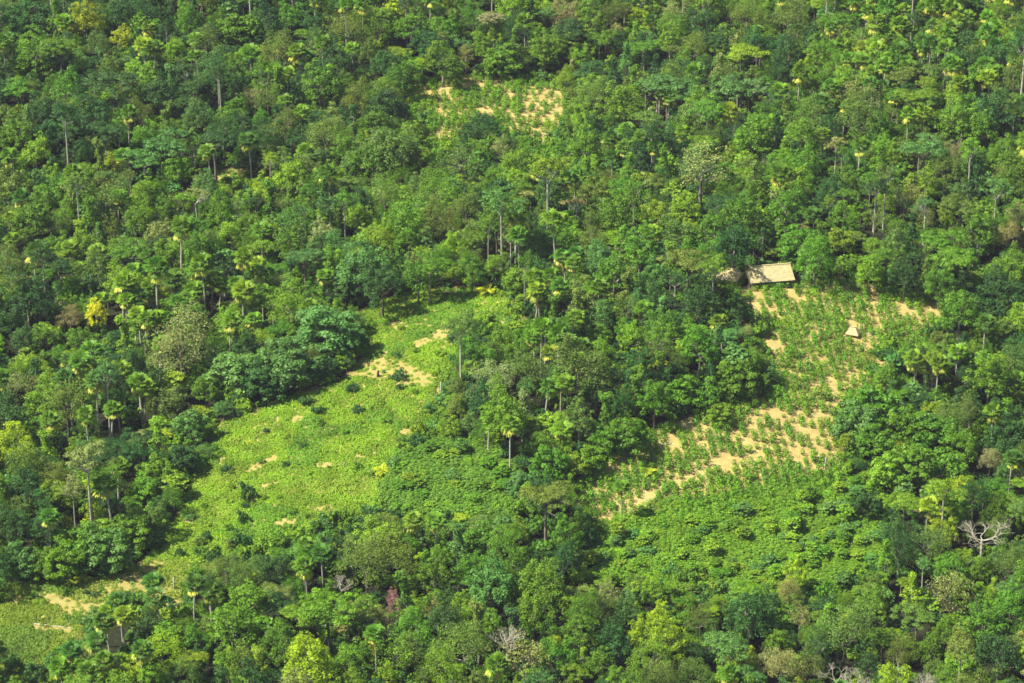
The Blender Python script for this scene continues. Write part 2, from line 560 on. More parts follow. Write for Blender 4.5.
def tree_bare(seed, Ht=13.0, R=5.0, depth=5, flat=False, twigs=True):
    g = np.random.default_rng(seed)
    tb, tw = MB(), MB()

    def grow(p, d, l, r, k):
        mid = p + d * l * .5 + g.normal(0, .06, 3) * l
        e = p + d * l + g.normal(0, .08, 3) * l
        (tb if k > 1 else tw).tube([p, mid, e], [r, r * .8, r * .62], 5 if k > 1 else 4)
        if k == 0:
            return
        for i in range(3 if k > 1 else 3):
            a = g.uniform(0, 6.28)
            sp = g.uniform(.45, .95)
            nd = unit(d * math.cos(sp) + np.array([math.cos(a), math.sin(a), g.uniform(-.1, .5) if not flat else g.uniform(-.15, .25)]) * math.sin(sp))
            grow(e, nd, l * g.uniform(.62, .82), r * .58, k - 1)
    h0 = Ht * .45
    tb.tube([[0, 0, -1], [.1, 0, h0 * .5], [0, 0.1, h0]], [.36, .3, .25], 7)
    for i in range(5):
        a = i * 1.26 + g.uniform(-.3, .3)
        el = g.uniform(.15, .6) if flat else g.uniform(.5, 1.2)
        grow(np.array([0, 0.1, h0 - .2]), np.array([math.cos(a) * math.cos(el), math.sin(a) * math.cos(el), math.sin(el)]), R * .36, .12, depth - 1)
    return dict(R=R, H=Ht, crown=tw, trunk=tb)


def shrub_crop(seed, Ht=1.5, R=.80):
    g = np.random.default_rng(seed)
    mb, tb = MB(), MB()
    for i in range(5):
        a = g.uniform(0, 6.28)
        x, y = .3 * R * math.cos(a), .3 * R * math.sin(a)
        tb.tube([[0, 0, -.15], [x, y, Ht * .5], [x * 2.2, y * 2.2, Ht * .92]], [.03, .022, .01], 4)
    n = 120
    z = g.uniform(.12, 1, n)
    a = g.uniform(0, 6.28, n)
    r = R * np.sqrt(g.uniform(.1, 1, n)) * (.5 + .75 * np.sin(z * 2.6))
    P = np.stack([r * np.cos(a), r * np.sin(a), z * Ht], 1)
    D = np.stack([np.cos(a), np.sin(a), np.full(n, .9)], 1)
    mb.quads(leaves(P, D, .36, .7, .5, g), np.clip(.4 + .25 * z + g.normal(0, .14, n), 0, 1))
    return dict(R=R, H=Ht, crown=mb, trunk=tb)


def clump(seed, R=.75, Ht=.55, n=44, L=.34, tall=0.0):
    """low weedy ground cover"""
    g = np.random.default_rng(seed)
    mb = MB()
    a = g.uniform(0, 6.28, n)
    q = np.sqrt(g.uniform(0, 1, n))
    z = Ht * (1 - q * q * .8) * g.uniform(.3, 1, n)
    P = np.stack([R * q * np.cos(a), R * q * np.sin(a), z], 1)
    D = np.stack([q * np.cos(a), q * np.sin(a), np.full(n, 1.0)], 1)
    mb.quads(leaves(P, D, L, .6, .38, g), np.clip(.5 + g.normal(0, .12, n) + .15 * (z / Ht - .5), 0, 1))
    return dict(R=R, H=Ht, crown=mb, trunk=None)


# type -> (object name, prototypes, crown shape share: crown centre height / H)
PROTO = {
    'dome': [tree_dome(100 + i, Ht=12.5 + (i % 3), R=5.0) for i in range(7)],
    'lump': [tree_dome(130 + i, Ht=14.5, R=4.6, cz=3.2, rl=(.13, .22), nl=110, npl=50, L=.36, lobe_var=.17) for i in range(4)],
    'fine': [tree_dome(150 + i, Ht=14.0, R=5.0, cz=3.8, L=.33, npl=72, nl=70, rl=(.2, .34), lobe_var=.09, jitter=.6, wid=.55) for i in range(4)],
    'sparse': [tree_dome(170 + i, Ht=14.5, R=4.8, L=.34, npl=30, nl=52, rl=(.16, .3), lobe_var=.12, jitter=.9, fill=.4) for i in range(3)],
    'big': [tree_dome(190 + i, Ht=9.5, R=5.0, cz=1.2, L=.50, npl=50, nl=95, wid=.75, rl=(.15, .24), flat=.6, jitter=.5, r0=.22) for i in range(4)],
    'umb': [tree_umb(210 + i, Ht=14 + i % 2) for i in range(5)],
    'flat': [tree_umb(230 + i, Ht=17, R=5.5, nl=40, npl=26, L=.42, thick=.5, tiers=1, r0=.42) for i in range(2)],
    'col': [tree_col(250 + i) for i in range(3)],
    'tall': [tree_tall(270 + i) for i in range(4)],
    'young': [tree_young(290 + i, Ht=7.5 + i % 3, R=2.5 + .3 * (i % 2)) for i in range(5)],
    'palm': [palm_fan(310 + i, Ht=15 + (i % 3), dead=(8, 4, 12, 0, 6, 10)[i]) for i in range(6)],
    'feather': [palm_feather(330 + i) for i in range(3)],
    'bush': [bush(350 + i) for i in range(4)],
    'bare': [tree_bare(370, Ht=12, R=6.0, flat=True), tree_bare(371, Ht=13, R=4.6), tree_bare(372, Ht=14, R=4.4), tree_bare(373, Ht=11, R=5.2, flat=True)],
}
KIND = {'dome': 'broadleaf_tree', 'lump': 'broadleaf_tree', 'big': 'large_leaved_tree', 'fine': 'feathery_tree', 'sparse': 'feathery_tree',
        'umb': 'umbrella_tree', 'flat': 'umbrella_tree', 'col': 'vine_draped_tree', 'tall': 'emergent_tree', 'young': 'young_tree',
        'palm': 'fan_palm', 'feather': 'palm_plant', 'bush': 'bush', 'bare': 'bare_tree'}
SHAPE = {'dome': 'domed tree', 'lump': 'lumpy tree', 'big': 'large-leaved tree', 'fine': 'fine-leaved tree',
         'sparse': 'thin-crowned tree', 'umb': 'spreading tree', 'flat': 'flat-topped tree', 'col': 'vine-draped tree',
         'tall': 'bare-stemmed tree', 'young': 'slender young tree', 'palm': 'fan palm', 'feather': 'feathery palm plant',
         'bush': 'rounded bush', 'bare': 'leafless tree'}
CROWNNAME = {'bare': 'twigs', 'palm': 'crown', 'feather': 'fronds', 'bush': 'foliage'}
for k, lst in PROTO.items():
    for i, p in enumerate(lst):
        leafm = M_DEADWOOD if k == 'bare' else M_LEAF
        tm = M_DEADWOOD if k == 'bare' else M_PALE if k in ('tall', 'flat', 'palm') else M_BARK
        p['cm'] = p['crown'].mesh(f"{k}_crown_mesh", [leafm])
        p['tm'] = p['trunk'].mesh(f"{k}_trunk_mesh", [tm])
        p['dm'] = p['dead'].mesh(f"{k}_dry_frond_mesh", [M_DEADLEAF]) if p.get('dead') else None
        # one mesh of all parts, for the forest mass
        a = MB()
        for src, mi in ((p['crown'], 0), (p['trunk'], 1), (p.get('dead'), 2)):
            if src:
                for V, F, lv in zip(src.v, src.f, src.lv):
                    base = F.min()
                    a.v.append(V)
                    a.f.append(F - base + a.n)
                    a.lv.append(lv)
                    a.mi.append(np.full(len(F), mi))
                    a.n += len(V)
        p['am'] = a.mesh(f"{k}_whole_mesh", [leafm, tm, M_DEADLEAF])

# ------------------------------------------------------------------ tints (leaf albedo, linear)
TINT = {
    'D': ((0.036, 0.115, 0.018), 'dark green'),
    'M': ((0.094, 0.230, 0.010), 'mid green'),
    'B': ((0.250, 0.380, 0.008), 'lime green'),
    'G': ((0.122, 0.208, 0.026), 'dull olive'),
    'P': ((0.088, 0.225, 0.038), 'bluish green'),
    'L': ((0.155, 0.305, 0.012), 'light green'),
    'T': ((0.250, 0.265, 0.090), 'dry tan'),
    'S': ((0.230, 0.280, 0.075), 'greyish green'),
    'Y': ((0.500, 0.640, 0.020), 'yellow'),
    'K': ((0.420, 0.230, 0.230), 'pink'),
}

# ------------------------------------------------------------------ the trees seen one by one: x, y of the crown in the photo, type, tint, width in px
TREES = [
    # upper far corner and top
    (30, 12, 'dome', 'D', 48), (86, 12, 'lump', 'B', 36), (120, 12, 'dome', 'D', 40), (122, 36, 'dome', 'B', 24), (97, 42, 'fine', 'G', 28), (60, 45, 'umb', 'M', 50),
    (190, 16, 'dome', 'M', 30), (238, 27, 'big', 'M', 44), (176, 48, 'dome', 'L', 26), (112, 76, 'umb', 'D', 60), (160, 92, 'dome', 'D', 42), (66, 82, 'dome', 'M', 34),
    (22, 84, 'umb', 'M', 40), (92, 108, 'dome', 'D', 42), (105, 128, 'umb', 'D', 50), (162, 140, 'umb', 'P', 62), (214, 136, 'umb', 'D', 52), (145, 156, 'umb', 'P', 46), (196, 112, 'dome', 'P', 30),
    (236, 105, 'dome', 'M', 25), (210, 150, 'palm', 'L', 18), (178, 168, 'dome', 'L', 34), (254, 96, 'fine', 'S', 26), (20, 130, 'lump', 'M', 34), (35, 150, 'dome', 'L', 32), (196, 84, 'umb', 'D', 36),
    (270, 16, 'dome', 'D', 34), (290, 14, 'dome', 'M', 26), (328, 13, 'lump', 'B', 16), (346, 26, 'fine', 'G', 40), (276, 50, 'fine', 'G', 36), (410, 26, 'dome', 'M', 38), (494, 17, 'umb', 'T', 34),
    (497, 34, 'dome', 'L', 20), (455, 25, 'col', 'L', 16), (442, 56, 'dome', 'M', 40), (500, 56, 'big', 'M', 42), (385, 62, 'dome', 'D', 32), (402, 72, 'dome', 'M', 30), (320, 80, 'dome', 'M', 40),
    (356, 96, 'fine', 'G', 34), (386, 102, 'dome', 'D', 44), (372, 122, 'dome', 'M', 34), (288, 100, 'palm', 'L', 18), (266, 96, 'fine', 'G', 30), (326, 132, 'fine', 'G', 44), (388, 148, 'dome', 'G', 60), (372, 158, 'dome', 'M', 40),
    (345, 146, 'dome', 'M', 28), (462, 156, 'sparse', 'G', 48), (486, 126, 'dome', 'D', 34), (500, 146, 'fine', 'S', 22), (470, 134, 'dome', 'D', 30), (420, 160, 'dome', 'M', 34),
    (566, 12, 'fine', 'T', 30), (640, 12, 'lump', 'B', 22), (612, 12, 'fine', 'G', 30), (600, 36, 'umb', 'M', 36), (576, 26, 'umb', 'D', 46), (694, 45, 'fine', 'G', 30), (716, 36, 'umb', 'D', 40),
    (700, 20, 'dome', 'D', 40), (746, 14, 'fine', 'G', 42), (565, 78, 'fine', 'L', 20), (581, 53, 'dome', 'L', 26), (545, 48, 'dome', 'M', 34), (660, 82, 'umb', 'P', 66), (690, 86, 'umb', 'P', 50), (645, 46, 'umb', 'M', 42),
    (742, 82, 'umb', 'P', 62), (742, 50, 'umb', 'L', 46), (622, 98, 'dome', 'M', 46), (612, 122, 'dome', 'M', 20), (594, 92, 'fine', 'G', 32), (668, 96, 'palm', 'L', 22), (586, 142, 'dome', 'M', 38), (702, 158, 'sparse', 'S', 62), (700, 165, 'fine', 'P', 40),
    (752, 130, 'dome', 'M', 48), (790, 16, 'fine', 'G', 44), (790, 50, 'dome', 'D', 40), (860, 112, 'fine', 'G', 54), (905, 74, 'umb', 'G', 40), (916, 94, 'umb', 'M', 50), (882, 126, 'dome', 'M', 32), (800, 134, 'dome', 'M', 40),
    (836, 146, 'tall', 'S', 22), (860, 164, 'dome', 'M', 24), (802, 160, 'dome', 'M', 34), (962, 116, 'dome', 'M', 42), (978, 126, 'dome', 'M', 38), (925, 146, 'umb', 'P', 50), (952, 150, 'fine', 'T', 24), (992, 108, 'dome', 'D', 40),
    (1005, 150, 'dome', 'M', 34), (945, 166, 'fine', 'G', 34), (1000, 8, 'fine', 'L', 30),
    # second band
    (30, 218, 'dome', 'M', 45), (48, 194, 'dome', 'M', 34), (10, 262, 'fine', 'G', 34), (26, 288, 'dome', 'D', 45), (46, 298, 'fine', 'D', 36), (105, 196, 'sparse', 'G', 42), (90, 216, 'col', 'M', 22), (166, 206, 'dome', 'M', 20),
    (196, 192, 'flat', 'S', 30), (140, 214, 'dome', 'M', 34), (130, 250, 'umb', 'M', 45), (96, 310, 'dome', 'Y', 22), (70, 313, 'fine', 'T', 26), (10, 316, 'dome', 'D', 34), (116, 332, 'umb', 'D', 30), (46, 334, 'dome', 'M', 30),
    (24, 338, 'dome', 'D', 30), (80, 337, 'dome', 'M', 30), (181, 338, 'fine', 'S', 64), (58, 220, 'fine', 'G', 26), (170, 252, 'dome', 'L', 36), (200, 240, 'dome', 'M', 34), (230, 230, 'dome', 'L', 30), (100, 265, 'dome', 'G', 36), (60, 262, 'umb', 'D', 34),
    (148, 285, 'palm', 'M', 22), (153, 292, 'palm', 'L', 18), (210, 278, 'palm', 'L', 24), (218, 284, 'palm', 'L', 20), (70, 246, 'palm', 'L', 20), (143, 318, 'palm', 'L', 22), (228, 322, 'palm', 'L', 22), (255, 272, 'palm', 'L', 22), (260, 262, 'palm', 'B', 22),
    (328, 276, 'palm', 'L', 22), (262, 290, 'palm', 'M', 22), (252, 300, 'palm', 'L', 20), (258, 318, 'palm', 'L', 20), (290, 300, 'palm', 'M', 20), (305, 256, 'umb', 'P', 46), (366, 262, 'dome', 'P', 62), (382, 280, 'dome', 'D', 44), (345, 284, 'big', 'D', 40), (328, 324, 'big', 'P', 72),
    (358, 216, 'dome', 'L', 32), (312, 190, 'dome', 'M', 28), (292, 240, 'dome', 'M', 40), (298, 212, 'sparse', 'P', 42), (440, 218, 'fine', 'G', 38), (466, 206, 'fine', 'G', 32), (440, 194, 'flat', 'T', 26), (502, 204, 'tall', 'P', 42), (452, 244, 'lump', 'B', 30),
    (430, 262, 'umb', 'M', 50), (418, 272, 'dome', 'M', 36), (472, 264, 'dome', 'M', 30), (496, 262, 'dome', 'L', 26), (404, 236, 'dome', 'M', 30), (262, 246, 'umb', 'L', 34), (385, 190, 'fine', 'G', 34),
    (530, 192, 'flat', 'S', 26), (576, 202, 'flat', 'T', 30), (616, 210, 'dome', 'M', 40), (656, 214, 'dome', 'L', 36), (686, 204, 'dome', 'L', 34), (712, 226, 'dome', 'M', 40), (740, 214, 'dome', 'M', 44), (756, 194, 'dome', 'M', 30), (732, 244, 'dome', 'D', 46),
    (688, 258, 'umb', 'G', 56), (640, 242, 'lump', 'M', 40), (560, 240, 'dome', 'M', 34), (592, 238, 'fine', 'G', 30), (540, 240, 'dome', 'P', 30), (566, 256, 'palm', 'M', 22), (575, 262, 'palm', 'M', 22), (540, 290, 'palm', 'B', 18), (553, 276, 'palm', 'M', 22), (556, 286, 'palm', 'M', 18),
    (525, 264, 'tall', 'M', 20), (714, 268, 'tall', 'M', 34), (750, 262, 'tall', 'P', 13), (625, 304, 'sparse', 'G', 32), (600, 310, 'dome', 'P', 30), (660, 322, 'dome', 'M', 36), (636, 336, 'dome', 'L', 36), (700, 300, 'dome', 'D', 40), (730, 334, 'umb', 'P', 34), (742, 304, 'dome', 'D', 26),
    (786, 204, 'dome', 'M', 42), (845, 214, 'dome', 'M', 30), (838, 240, 'big', 'L', 36), (800, 240, 'big', 'M', 40), (816, 252, 'dome', 'M', 40), (875, 216, 'sparse', 'S', 24), (905, 192, 'sparse', 'S', 36), (926, 202, 'flat', 'P', 34), (962, 202, 'umb', 'G', 50), (998, 190, 'tall', 'P', 36),
    (980, 226, 'dome', 'M', 42), (940, 236, 'umb', 'M', 50), (952, 258, 'umb', 'M', 60), (886, 256, 'umb', 'M', 40), (868, 266, 'dome', 'L', 30), (940, 282, 'dome', 'M', 36), (958, 282, 'dome', 'D', 36), (960, 308, 'dome', 'M', 44), (1000, 292, 'dome', 'D', 50), (1010, 268, 'dome', 'M', 40), (905, 276, 'dome', 'D', 32), (1008, 232, 'fine', 'T', 24),
    (860, 262, 'big', 'L', 24), (822, 268, 'big', 'M', 20), (880, 276, 'big', 'M', 22),
    # third band
    (15, 382, 'sparse', 'S', 34), (45, 396, 'dome', 'L', 42), (66, 398, 'fine', 'G', 48), (118, 398, 'palm', 'L', 24), (143, 388, 'palm', 'B', 22), (140, 382, 'palm', 'M', 20), (86, 412, 'palm', 'L', 24), (110, 410, 'palm', 'L', 20), (190, 424, 'big', 'P', 38), (205, 388, 'dome', 'M', 28),
    (158, 436, 'col', 'L', 20), (156, 470, 'big', 'M', 40), (144, 486, 'big', 'M', 34), (88, 460, 'tall', 'S', 50), (25, 456, 'fine', 'G', 42), (30, 482, 'dome', 'D', 40), (55, 472, 'fine', 'G', 34), (180, 456, 'big', 'D', 36), (238, 366, 'big', 'P', 60), (288, 358, 'big', 'P', 64), (262, 376, 'big', 'D', 50),
    (345, 356, 'big', 'L', 22), (492, 376, 'fine', 'S', 46), (461, 328, 'tall', 'G', 40), (470, 350, 'dome', 'M', 30), (500, 340, 'dome', 'M', 34), (478, 395, 'dome', 'D', 34), (530, 364, 'fine', 'G', 36), (580, 366, 'fine', 'G', 62), (561, 372, 'palm', 'M', 24), (560, 426, 'palm', 'L', 26), (568, 380, 'palm', 'M', 20),
    (640, 366, 'lump', 'D', 40), (636, 388, 'col', 'M', 24), (661, 336, 'tall', 'M', 36), (655, 394, 'dome', 'M', 36), (682, 386, 'big', 'M', 40), (704, 392, 'big', 'M', 36), (736, 374, 'big', 'M', 42), (750, 356, 'dome', 'M', 30), (628, 430, 'big', 'M', 48), (606, 436, 'big', 'M', 36), (590, 456, 'big', 'M', 34), (552, 460, 'big', 'M', 44), (540, 444, 'dome', 'M', 32),
    (524, 480, 'big', 'P', 30), (576, 464, 'big', 'L', 30), (546, 492, 'umb', 'G', 60), (720, 410, 'big', 'L', 26), (700, 340, 'dome', 'M', 40), (600, 352, 'dome', 'M', 34), (510, 422, 'palm', 'L', 22), (488, 416, 'palm', 'L', 22), (596, 384, 'dome', 'D', 34),
    (917, 356, 'palm', 'B', 24), (926, 366, 'palm', 'T', 18), (934, 358, 'palm', 'B', 24), (938, 364, 'palm', 'L', 20), (957, 352, 'palm', 'L', 24), (990, 370, 'dome', 'M', 46), (972, 352, 'dome', 'M', 30), (856, 418, 'big', 'P', 46), (872, 402, 'big', 'M', 56), (905, 424, 'big', 'M', 46), (932, 432, 'big', 'M', 58), (876, 440, 'big', 'M', 44),
    (912, 462, 'big', 'M', 50), (950, 466, 'big', 'M', 40), (888, 470, 'big', 'L', 40), (962, 440, 'dome', 'M', 36), (994, 412, 'palm', 'L', 20), (1006, 432, 'dome', 'D', 40), (990, 458, 'fine', 'T', 26), (905, 500, 'umb', 'L', 40), (866, 502, 'big', 'D', 34), (1002, 494, 'umb', 'M', 40),
    (622, 484, 'palm', 'M', 16),
    # lower band
    (15, 522, 'dome', 'D', 36), (48, 516, 'palm', 'M', 22), (65, 522, 'big', 'B', 18), (20, 556, 'big', 'P', 40), (40, 560, 'big', 'M', 34), (76, 542, 'big', 'M', 56), (104, 544, 'big', 'P', 50), (130, 528, 'big', 'M', 40), (60, 560, 'big', 'M', 40),
    (153, 578, 'palm', 'D', 22), (160, 596, 'palm', 'D', 22), (120, 598, 'palm', 'D', 22), (122, 614, 'palm', 'B', 20), (192, 584, 'palm', 'D', 24), (210, 592, 'palm', 'D', 26), (106, 610, 'palm', 'B', 16), (98, 640, 'palm', 'D', 24), (76, 650, 'palm', 'D', 24), (84, 668, 'palm', 'M', 26), (108, 622, 'palm', 'D', 24),
    (140, 648, 'palm', 'D', 22), (62, 664, 'palm', 'L', 22), (150, 626, 'dome', 'D', 34), (162, 648, 'fine', 'B', 44), (196, 638, 'dome', 'M', 34), (192, 656, 'umb', 'B', 34), (130, 672, 'dome', 'B', 34), (152, 674, 'dome', 'L', 34), (182, 670, 'fine', 'G', 36), (232, 620, 'dome', 'M', 52), (248, 598, 'dome', 'L', 46), (226, 566, 'fine', 'G', 32), (244, 572, 'fine', 'G', 34),
    (366, 556, 'fine', 'G', 50), (396, 552, 'fine', 'G', 46), (418, 518, 'palm', 'L', 24), (436, 522, 'palm', 'L', 24), (276, 566, 'dome', 'D', 34), (322, 552, 'palm', 'D', 24), (306, 562, 'palm', 'M', 22), (328, 606, 'umb', 'L', 66), (300, 612, 'umb', 'L', 48), (394, 600, 'fine', 'K', 16), (384, 612, 'sparse', 'T', 22), (416, 626, 'dome', 'M', 42),
    (430, 602, 'sparse', 'S', 24), (278, 640, 'dome', 'M', 44), (312, 656, 'dome', 'B', 56), (350, 656, 'dome', 'M', 42), (300, 678, 'fine', 'S', 40), (392, 648, 'sparse', 'L', 50), (462, 642, 'fine', 'G', 56), (446, 668, 'fine', 'L', 44), (492, 582, 'dome', 'P', 50), (472, 566, 'dome', 'M', 40), (480, 540, 'big', 'M', 44), (340, 578, 'bare', 'T', 34),
    (508, 636, 'bare', 'T', 60), (524, 650, 'sparse', 'S', 56), (385, 674, 'lump', 'B', 28), (540, 578, 'dome', 'M', 46), (534, 606, 'dome', 'M', 36), (562, 556, 'dome', 'D', 34), (580, 572, 'big', 'L', 24), (635, 596, 'col', 'L', 16), (660, 612, 'lump', 'B', 28), (668, 634, 'lump', 'B', 40), (642, 628, 'lump', 'B', 28), (652, 586, 'dome', 'L', 22), (700, 616, 'fine', 'G', 26),
    (746, 588, 'umb', 'L', 44), (750, 610, 'dome', 'D', 54), (724, 640, 'umb', 'P', 58), (582, 626, 'dome', 'M', 42), (602, 602, 'fine', 'G', 34), (616, 642, 'dome', 'D', 38), (650, 654, 'fine', 'L', 44), (600, 662, 'dome', 'M', 34), (745, 656, 'dome', 'B', 22), (730, 674, 'palm', 'M', 26), (692, 672, 'fine', 'G', 40), (660, 676, 'fine', 'G', 40),
    (796, 570, 'lump', 'B', 28), (790, 588, 'fine', 'S', 28), (764, 602, 'dome', 'D', 34), (846, 626, 'fine', 'G', 56), (872, 600, 'dome', 'M', 34), (885, 560, 'col', 'L', 22), (900, 546, 'fine', 'D', 38), (912, 592, 'col', 'B', 22), (952, 584, 'sparse', 'S', 48), (983, 528, 'bare', 'S', 66), (930, 540, 'fine', 'G', 42), (980, 568, 'dome', 'M', 26), (1012, 560, 'fine', 'G', 36),
    (986, 622, 'dome', 'M', 46), (1012, 602, 'dome', 'M', 40), (1000, 654, 'dome', 'D', 48), (838, 672, 'bare', 'T', 44), (858, 674, 'bare', 'T', 44), (925, 680, 'bare', 'T', 42), (960, 652, 'tall', 'G', 36), (784, 664, 'fine', 'S', 40), (780, 640, 'dome', 'M', 32), (930, 642, 'dome', 'M', 28), (900, 650, 'fine', 'G', 34), (800, 612, 'sparse', 'S', 26),
]
# bushes and small plants standing in the clearings (x, y of the foot)
SMALL = [
    (249, 500, 'bush', 'D', 18, 1.6), (244, 522, 'bush', 'D', 13, 1.4), (286, 467, 'bush', 'D', 10, 1), (303, 448, 'bush', 'D', 9, 1), (400, 380, 'bush', 'D', 16, 1), (353, 392, 'bush', 'D', 15, .9), (305, 404, 'bush', 'D', 16, .9),
    (317, 413, 'bush', 'D', 15, .9), (358, 412, 'bush', 'D', 14, .8), (375, 309, 'bush', 'P', 9, 1), (436, 404, 'bush', 'L', 12, 1), (443, 375, 'bush', 'L', 13, .9), (365, 296, 'bush', 'D', 12, 1), (402, 444, 'bush', 'D', 12, 1), (206, 540, 'bush', 'D', 11, 1.3), (266, 433, 'bush', 'D', 8, 1), (240, 416, 'bush', 'D', 14, .8),
    (185, 500, 'bush', 'L', 14, .8), (190, 520, 'bush', 'P', 12, .8), (440, 356, 'bush', 'L', 14, .9), (350, 340, 'bush', 'L', 13, 1), (222, 436, 'bush', 'L', 15, .8), (385, 512, 'bush', 'D', 10, 1), (265, 395, 'bush', 'D', 14, .9),
    (487, 296, 'feather', 'B', 21, 1.2), (383, 475, 'feather', 'B', 20, 1.1), (648, 477, 'feather', 'B', 20, 1.1), (83, 582, 'feather', 'B', 17, 1), (106, 574, 'feather', 'P', 20, 1), (131, 558, 'feather', 'P', 20, 1), (385, 423, 'feather', 'M', 15, 1), (720, 483, 'feather', 'L', 14, 1), (250, 444, 'feather', 'Y', 8, 1),
    (476, 345, 'feather', 'D', 18, 1.3), (430, 412, 'feather', 'D', 18, 1.1), (498, 296, 'bush', 'L', 12, 1), (516, 300, 'bush', 'S', 14, 1), (334, 552, 'feather', 'B', 17, 1.2), (866, 292, 'bush', 'L', 8, 1), (560, 130, 'bush', 'D', 8, 1), (494, 92, 'feather', 'L', 10, 1.2), (516, 100, 'bush', 'M', 9, .8), (548, 126, 'bush', 'B', 9, 1),
    (140, 600, 'bush', 'D', 13, 1), (96, 596, 'bush', 'D', 10, .7), (40, 606, 'bush', 'L', 12, .7), (200, 545, 'bush', 'G', 14, .9), (232, 548, 'bush', 'G', 16, 1), (180, 556, 'bush', 'D', 12, 1), (282, 548, 'bush', 'D', 18, 1), (392, 492, 'bush', 'D', 16, 1),
]

# ------------------------------------------------------------------ place them
P = []     # every plant: dict


def ccz(kind, p):
    """height of the middle of the crown"""
    return {'palm': p['H'] - 1.8, 'bush': p['H'] * .5, 'feather': p['H'] * .55, 'umb': p['H'] - 2.2, 'flat': p['H'] - 1.8, 'tall': p['H'] - p['R'] * .8,
            'big': p['H'] - 3.2, 'young': p['H'] - 2, 'col': p['H'] * .6, 'bare': p['H'] * .7}.get(kind, p['H'] - 3.8)


def vext(kind, p):
    """half height of the crown"""
    return {'palm': 2.0, 'bush': p['H'] * .5, 'feather': p['H'] * .5, 'umb': 1.6, 'flat': 1.0, 'tall': 2.8, 'big': 3.2, 'young': 2.0, 'col': 5.5, 'bare': 3.0}.get(kind, 3.6)


def add(kind, tint, x, y, s, sz, idx, manual, tcol=None):
    p = PROTO[kind][idx]
    z = float(height(x, y))
    c = np.array(TINT[tint][0]) * (1 if tcol is None else tcol)
    if kind == 'palm':
        c = c * .5 + np.array([.075, .19, .018]) * .5
    if kind == 'feather' and tint in 'BY':
        c = np.array([.34, .44, .015])
    P.append(dict(k=kind, t=tint, x=x, y=y, z=z, s=s, sz=sz, i=idx, rot=rng.uniform(0, 6.28), man=manual,
                  tint=c * rng.uniform(.85, 1.18) * np.array([rng.uniform(.88, 1.15), 1, rng.uniform(.85, 1.2)]), r=p['R'] * s))


for (px, py, kind, tint, w) in TREES:
    idx = int(rng.integers(len(PROTO[kind])))
    if kind == 'bare' and tint == 'S':
        idx = 0
    if kind == 'palm' and tint == 'B':
        idx = 2 if rng.random() < .6 else 0
    p = PROTO[kind][idx]
    s = 1.0
    for _ in range(4):
        x, y = at(px, py, ccz(kind, p) * s)
        d = project(x, y, ccz(kind, p) * s + float(height(x, y)))[2]
        s = w * d / FPX / (2 * p['R']) * 1.0
    sz = s
    if kind in ('palm',):
        s = min(max(s, .92 if w > 16 else .75), 1.25)
        sz = s * rng.uniform(.75, 1.0)
        x, y = at(px, py, ccz(kind, p) * sz)
    elif s < .62 and kind not in ('big', 'young'):      # narrow crowns still stand on a trunk
        sz = s * 1.3
        x, y = at(px, py, ccz(kind, p) * sz)
    elif s > 1.25:
        sz = s * .85
        x, y = at(px, py, ccz(kind, p) * sz)
    add(kind, tint, x, y, s, sz, idx, True)
n_manual = len(P)
for (px, py, kind, tint, w, tall) in SMALL:
    idx = int(rng.integers(len(PROTO[kind])))
    x, y = at(px, py, 0)
    d = project(x, y, 0)[2]
    s = w * d / FPX / (2 * PROTO[kind][idx]['R'])
    add(kind, tint, x, y, s, s * tall * (1.15 if kind == 'bush' else 1), idx, True)

ly, lx = np.nonzero(M_LEFT)
for j in rng.choice(len(lx), 70, replace=False):
    x, y = at(lx[j], ly[j], 0)
    s = rng.uniform(.22, .6)
    add('bush', str(rng.choice(['M', 'D', 'L', 'G'], p=[.4, .25, .25, .1])), x, y, s, s * rng.uniform(.9, 1.5), int(rng.integers(4)), True)

# ------------------------------------------------------------------ fill the forest between them
cell = 6.0
hashg = {}


def reg(i):
    q = P[i]
    hashg.setdefault((int(q['x'] // cell), int(q['y'] // cell)), []).append(i)


def free(x, y, r, f):
    ix, iy = int(x // cell), int(y // cell)
    for a in range(-2, 3):
        for b in range(-2, 3):
            for i in hashg.get((ix + a, iy + b), ()):
                q = P[i]
                if q['k'] == 'bush' and r > 2.5:
                    continue
                m = f * (q['r'] + r) * (.55 if (q['k'] in ('palm', 'tall', 'flat') or r < 2.0) else 1)
                if (q['x'] - x) ** 2 + (q['y'] - y) ** 2 < m * m:
                    return False
    return True


for i in range(len(P)):
    reg(i)


def boxes(px, py, lst):
    return any(a <= px <= c and b <= py <= d for (a, b, c, d) in lst)


PALMY = [(820, 0, 1024, 100), (500, 240, 600, 420), (90, 255, 270, 330), (60, 330, 165, 420), (30, 575, 200, 683), (600, 95, 700, 165), (780, 70, 850, 120), (470, 380, 600, 440)]
PALMLITE = [(0, 150, 130, 260), (300, 0, 380, 60), (760, 90, 1024, 190), (180, 40, 330, 100), (530, 160, 640, 240)]


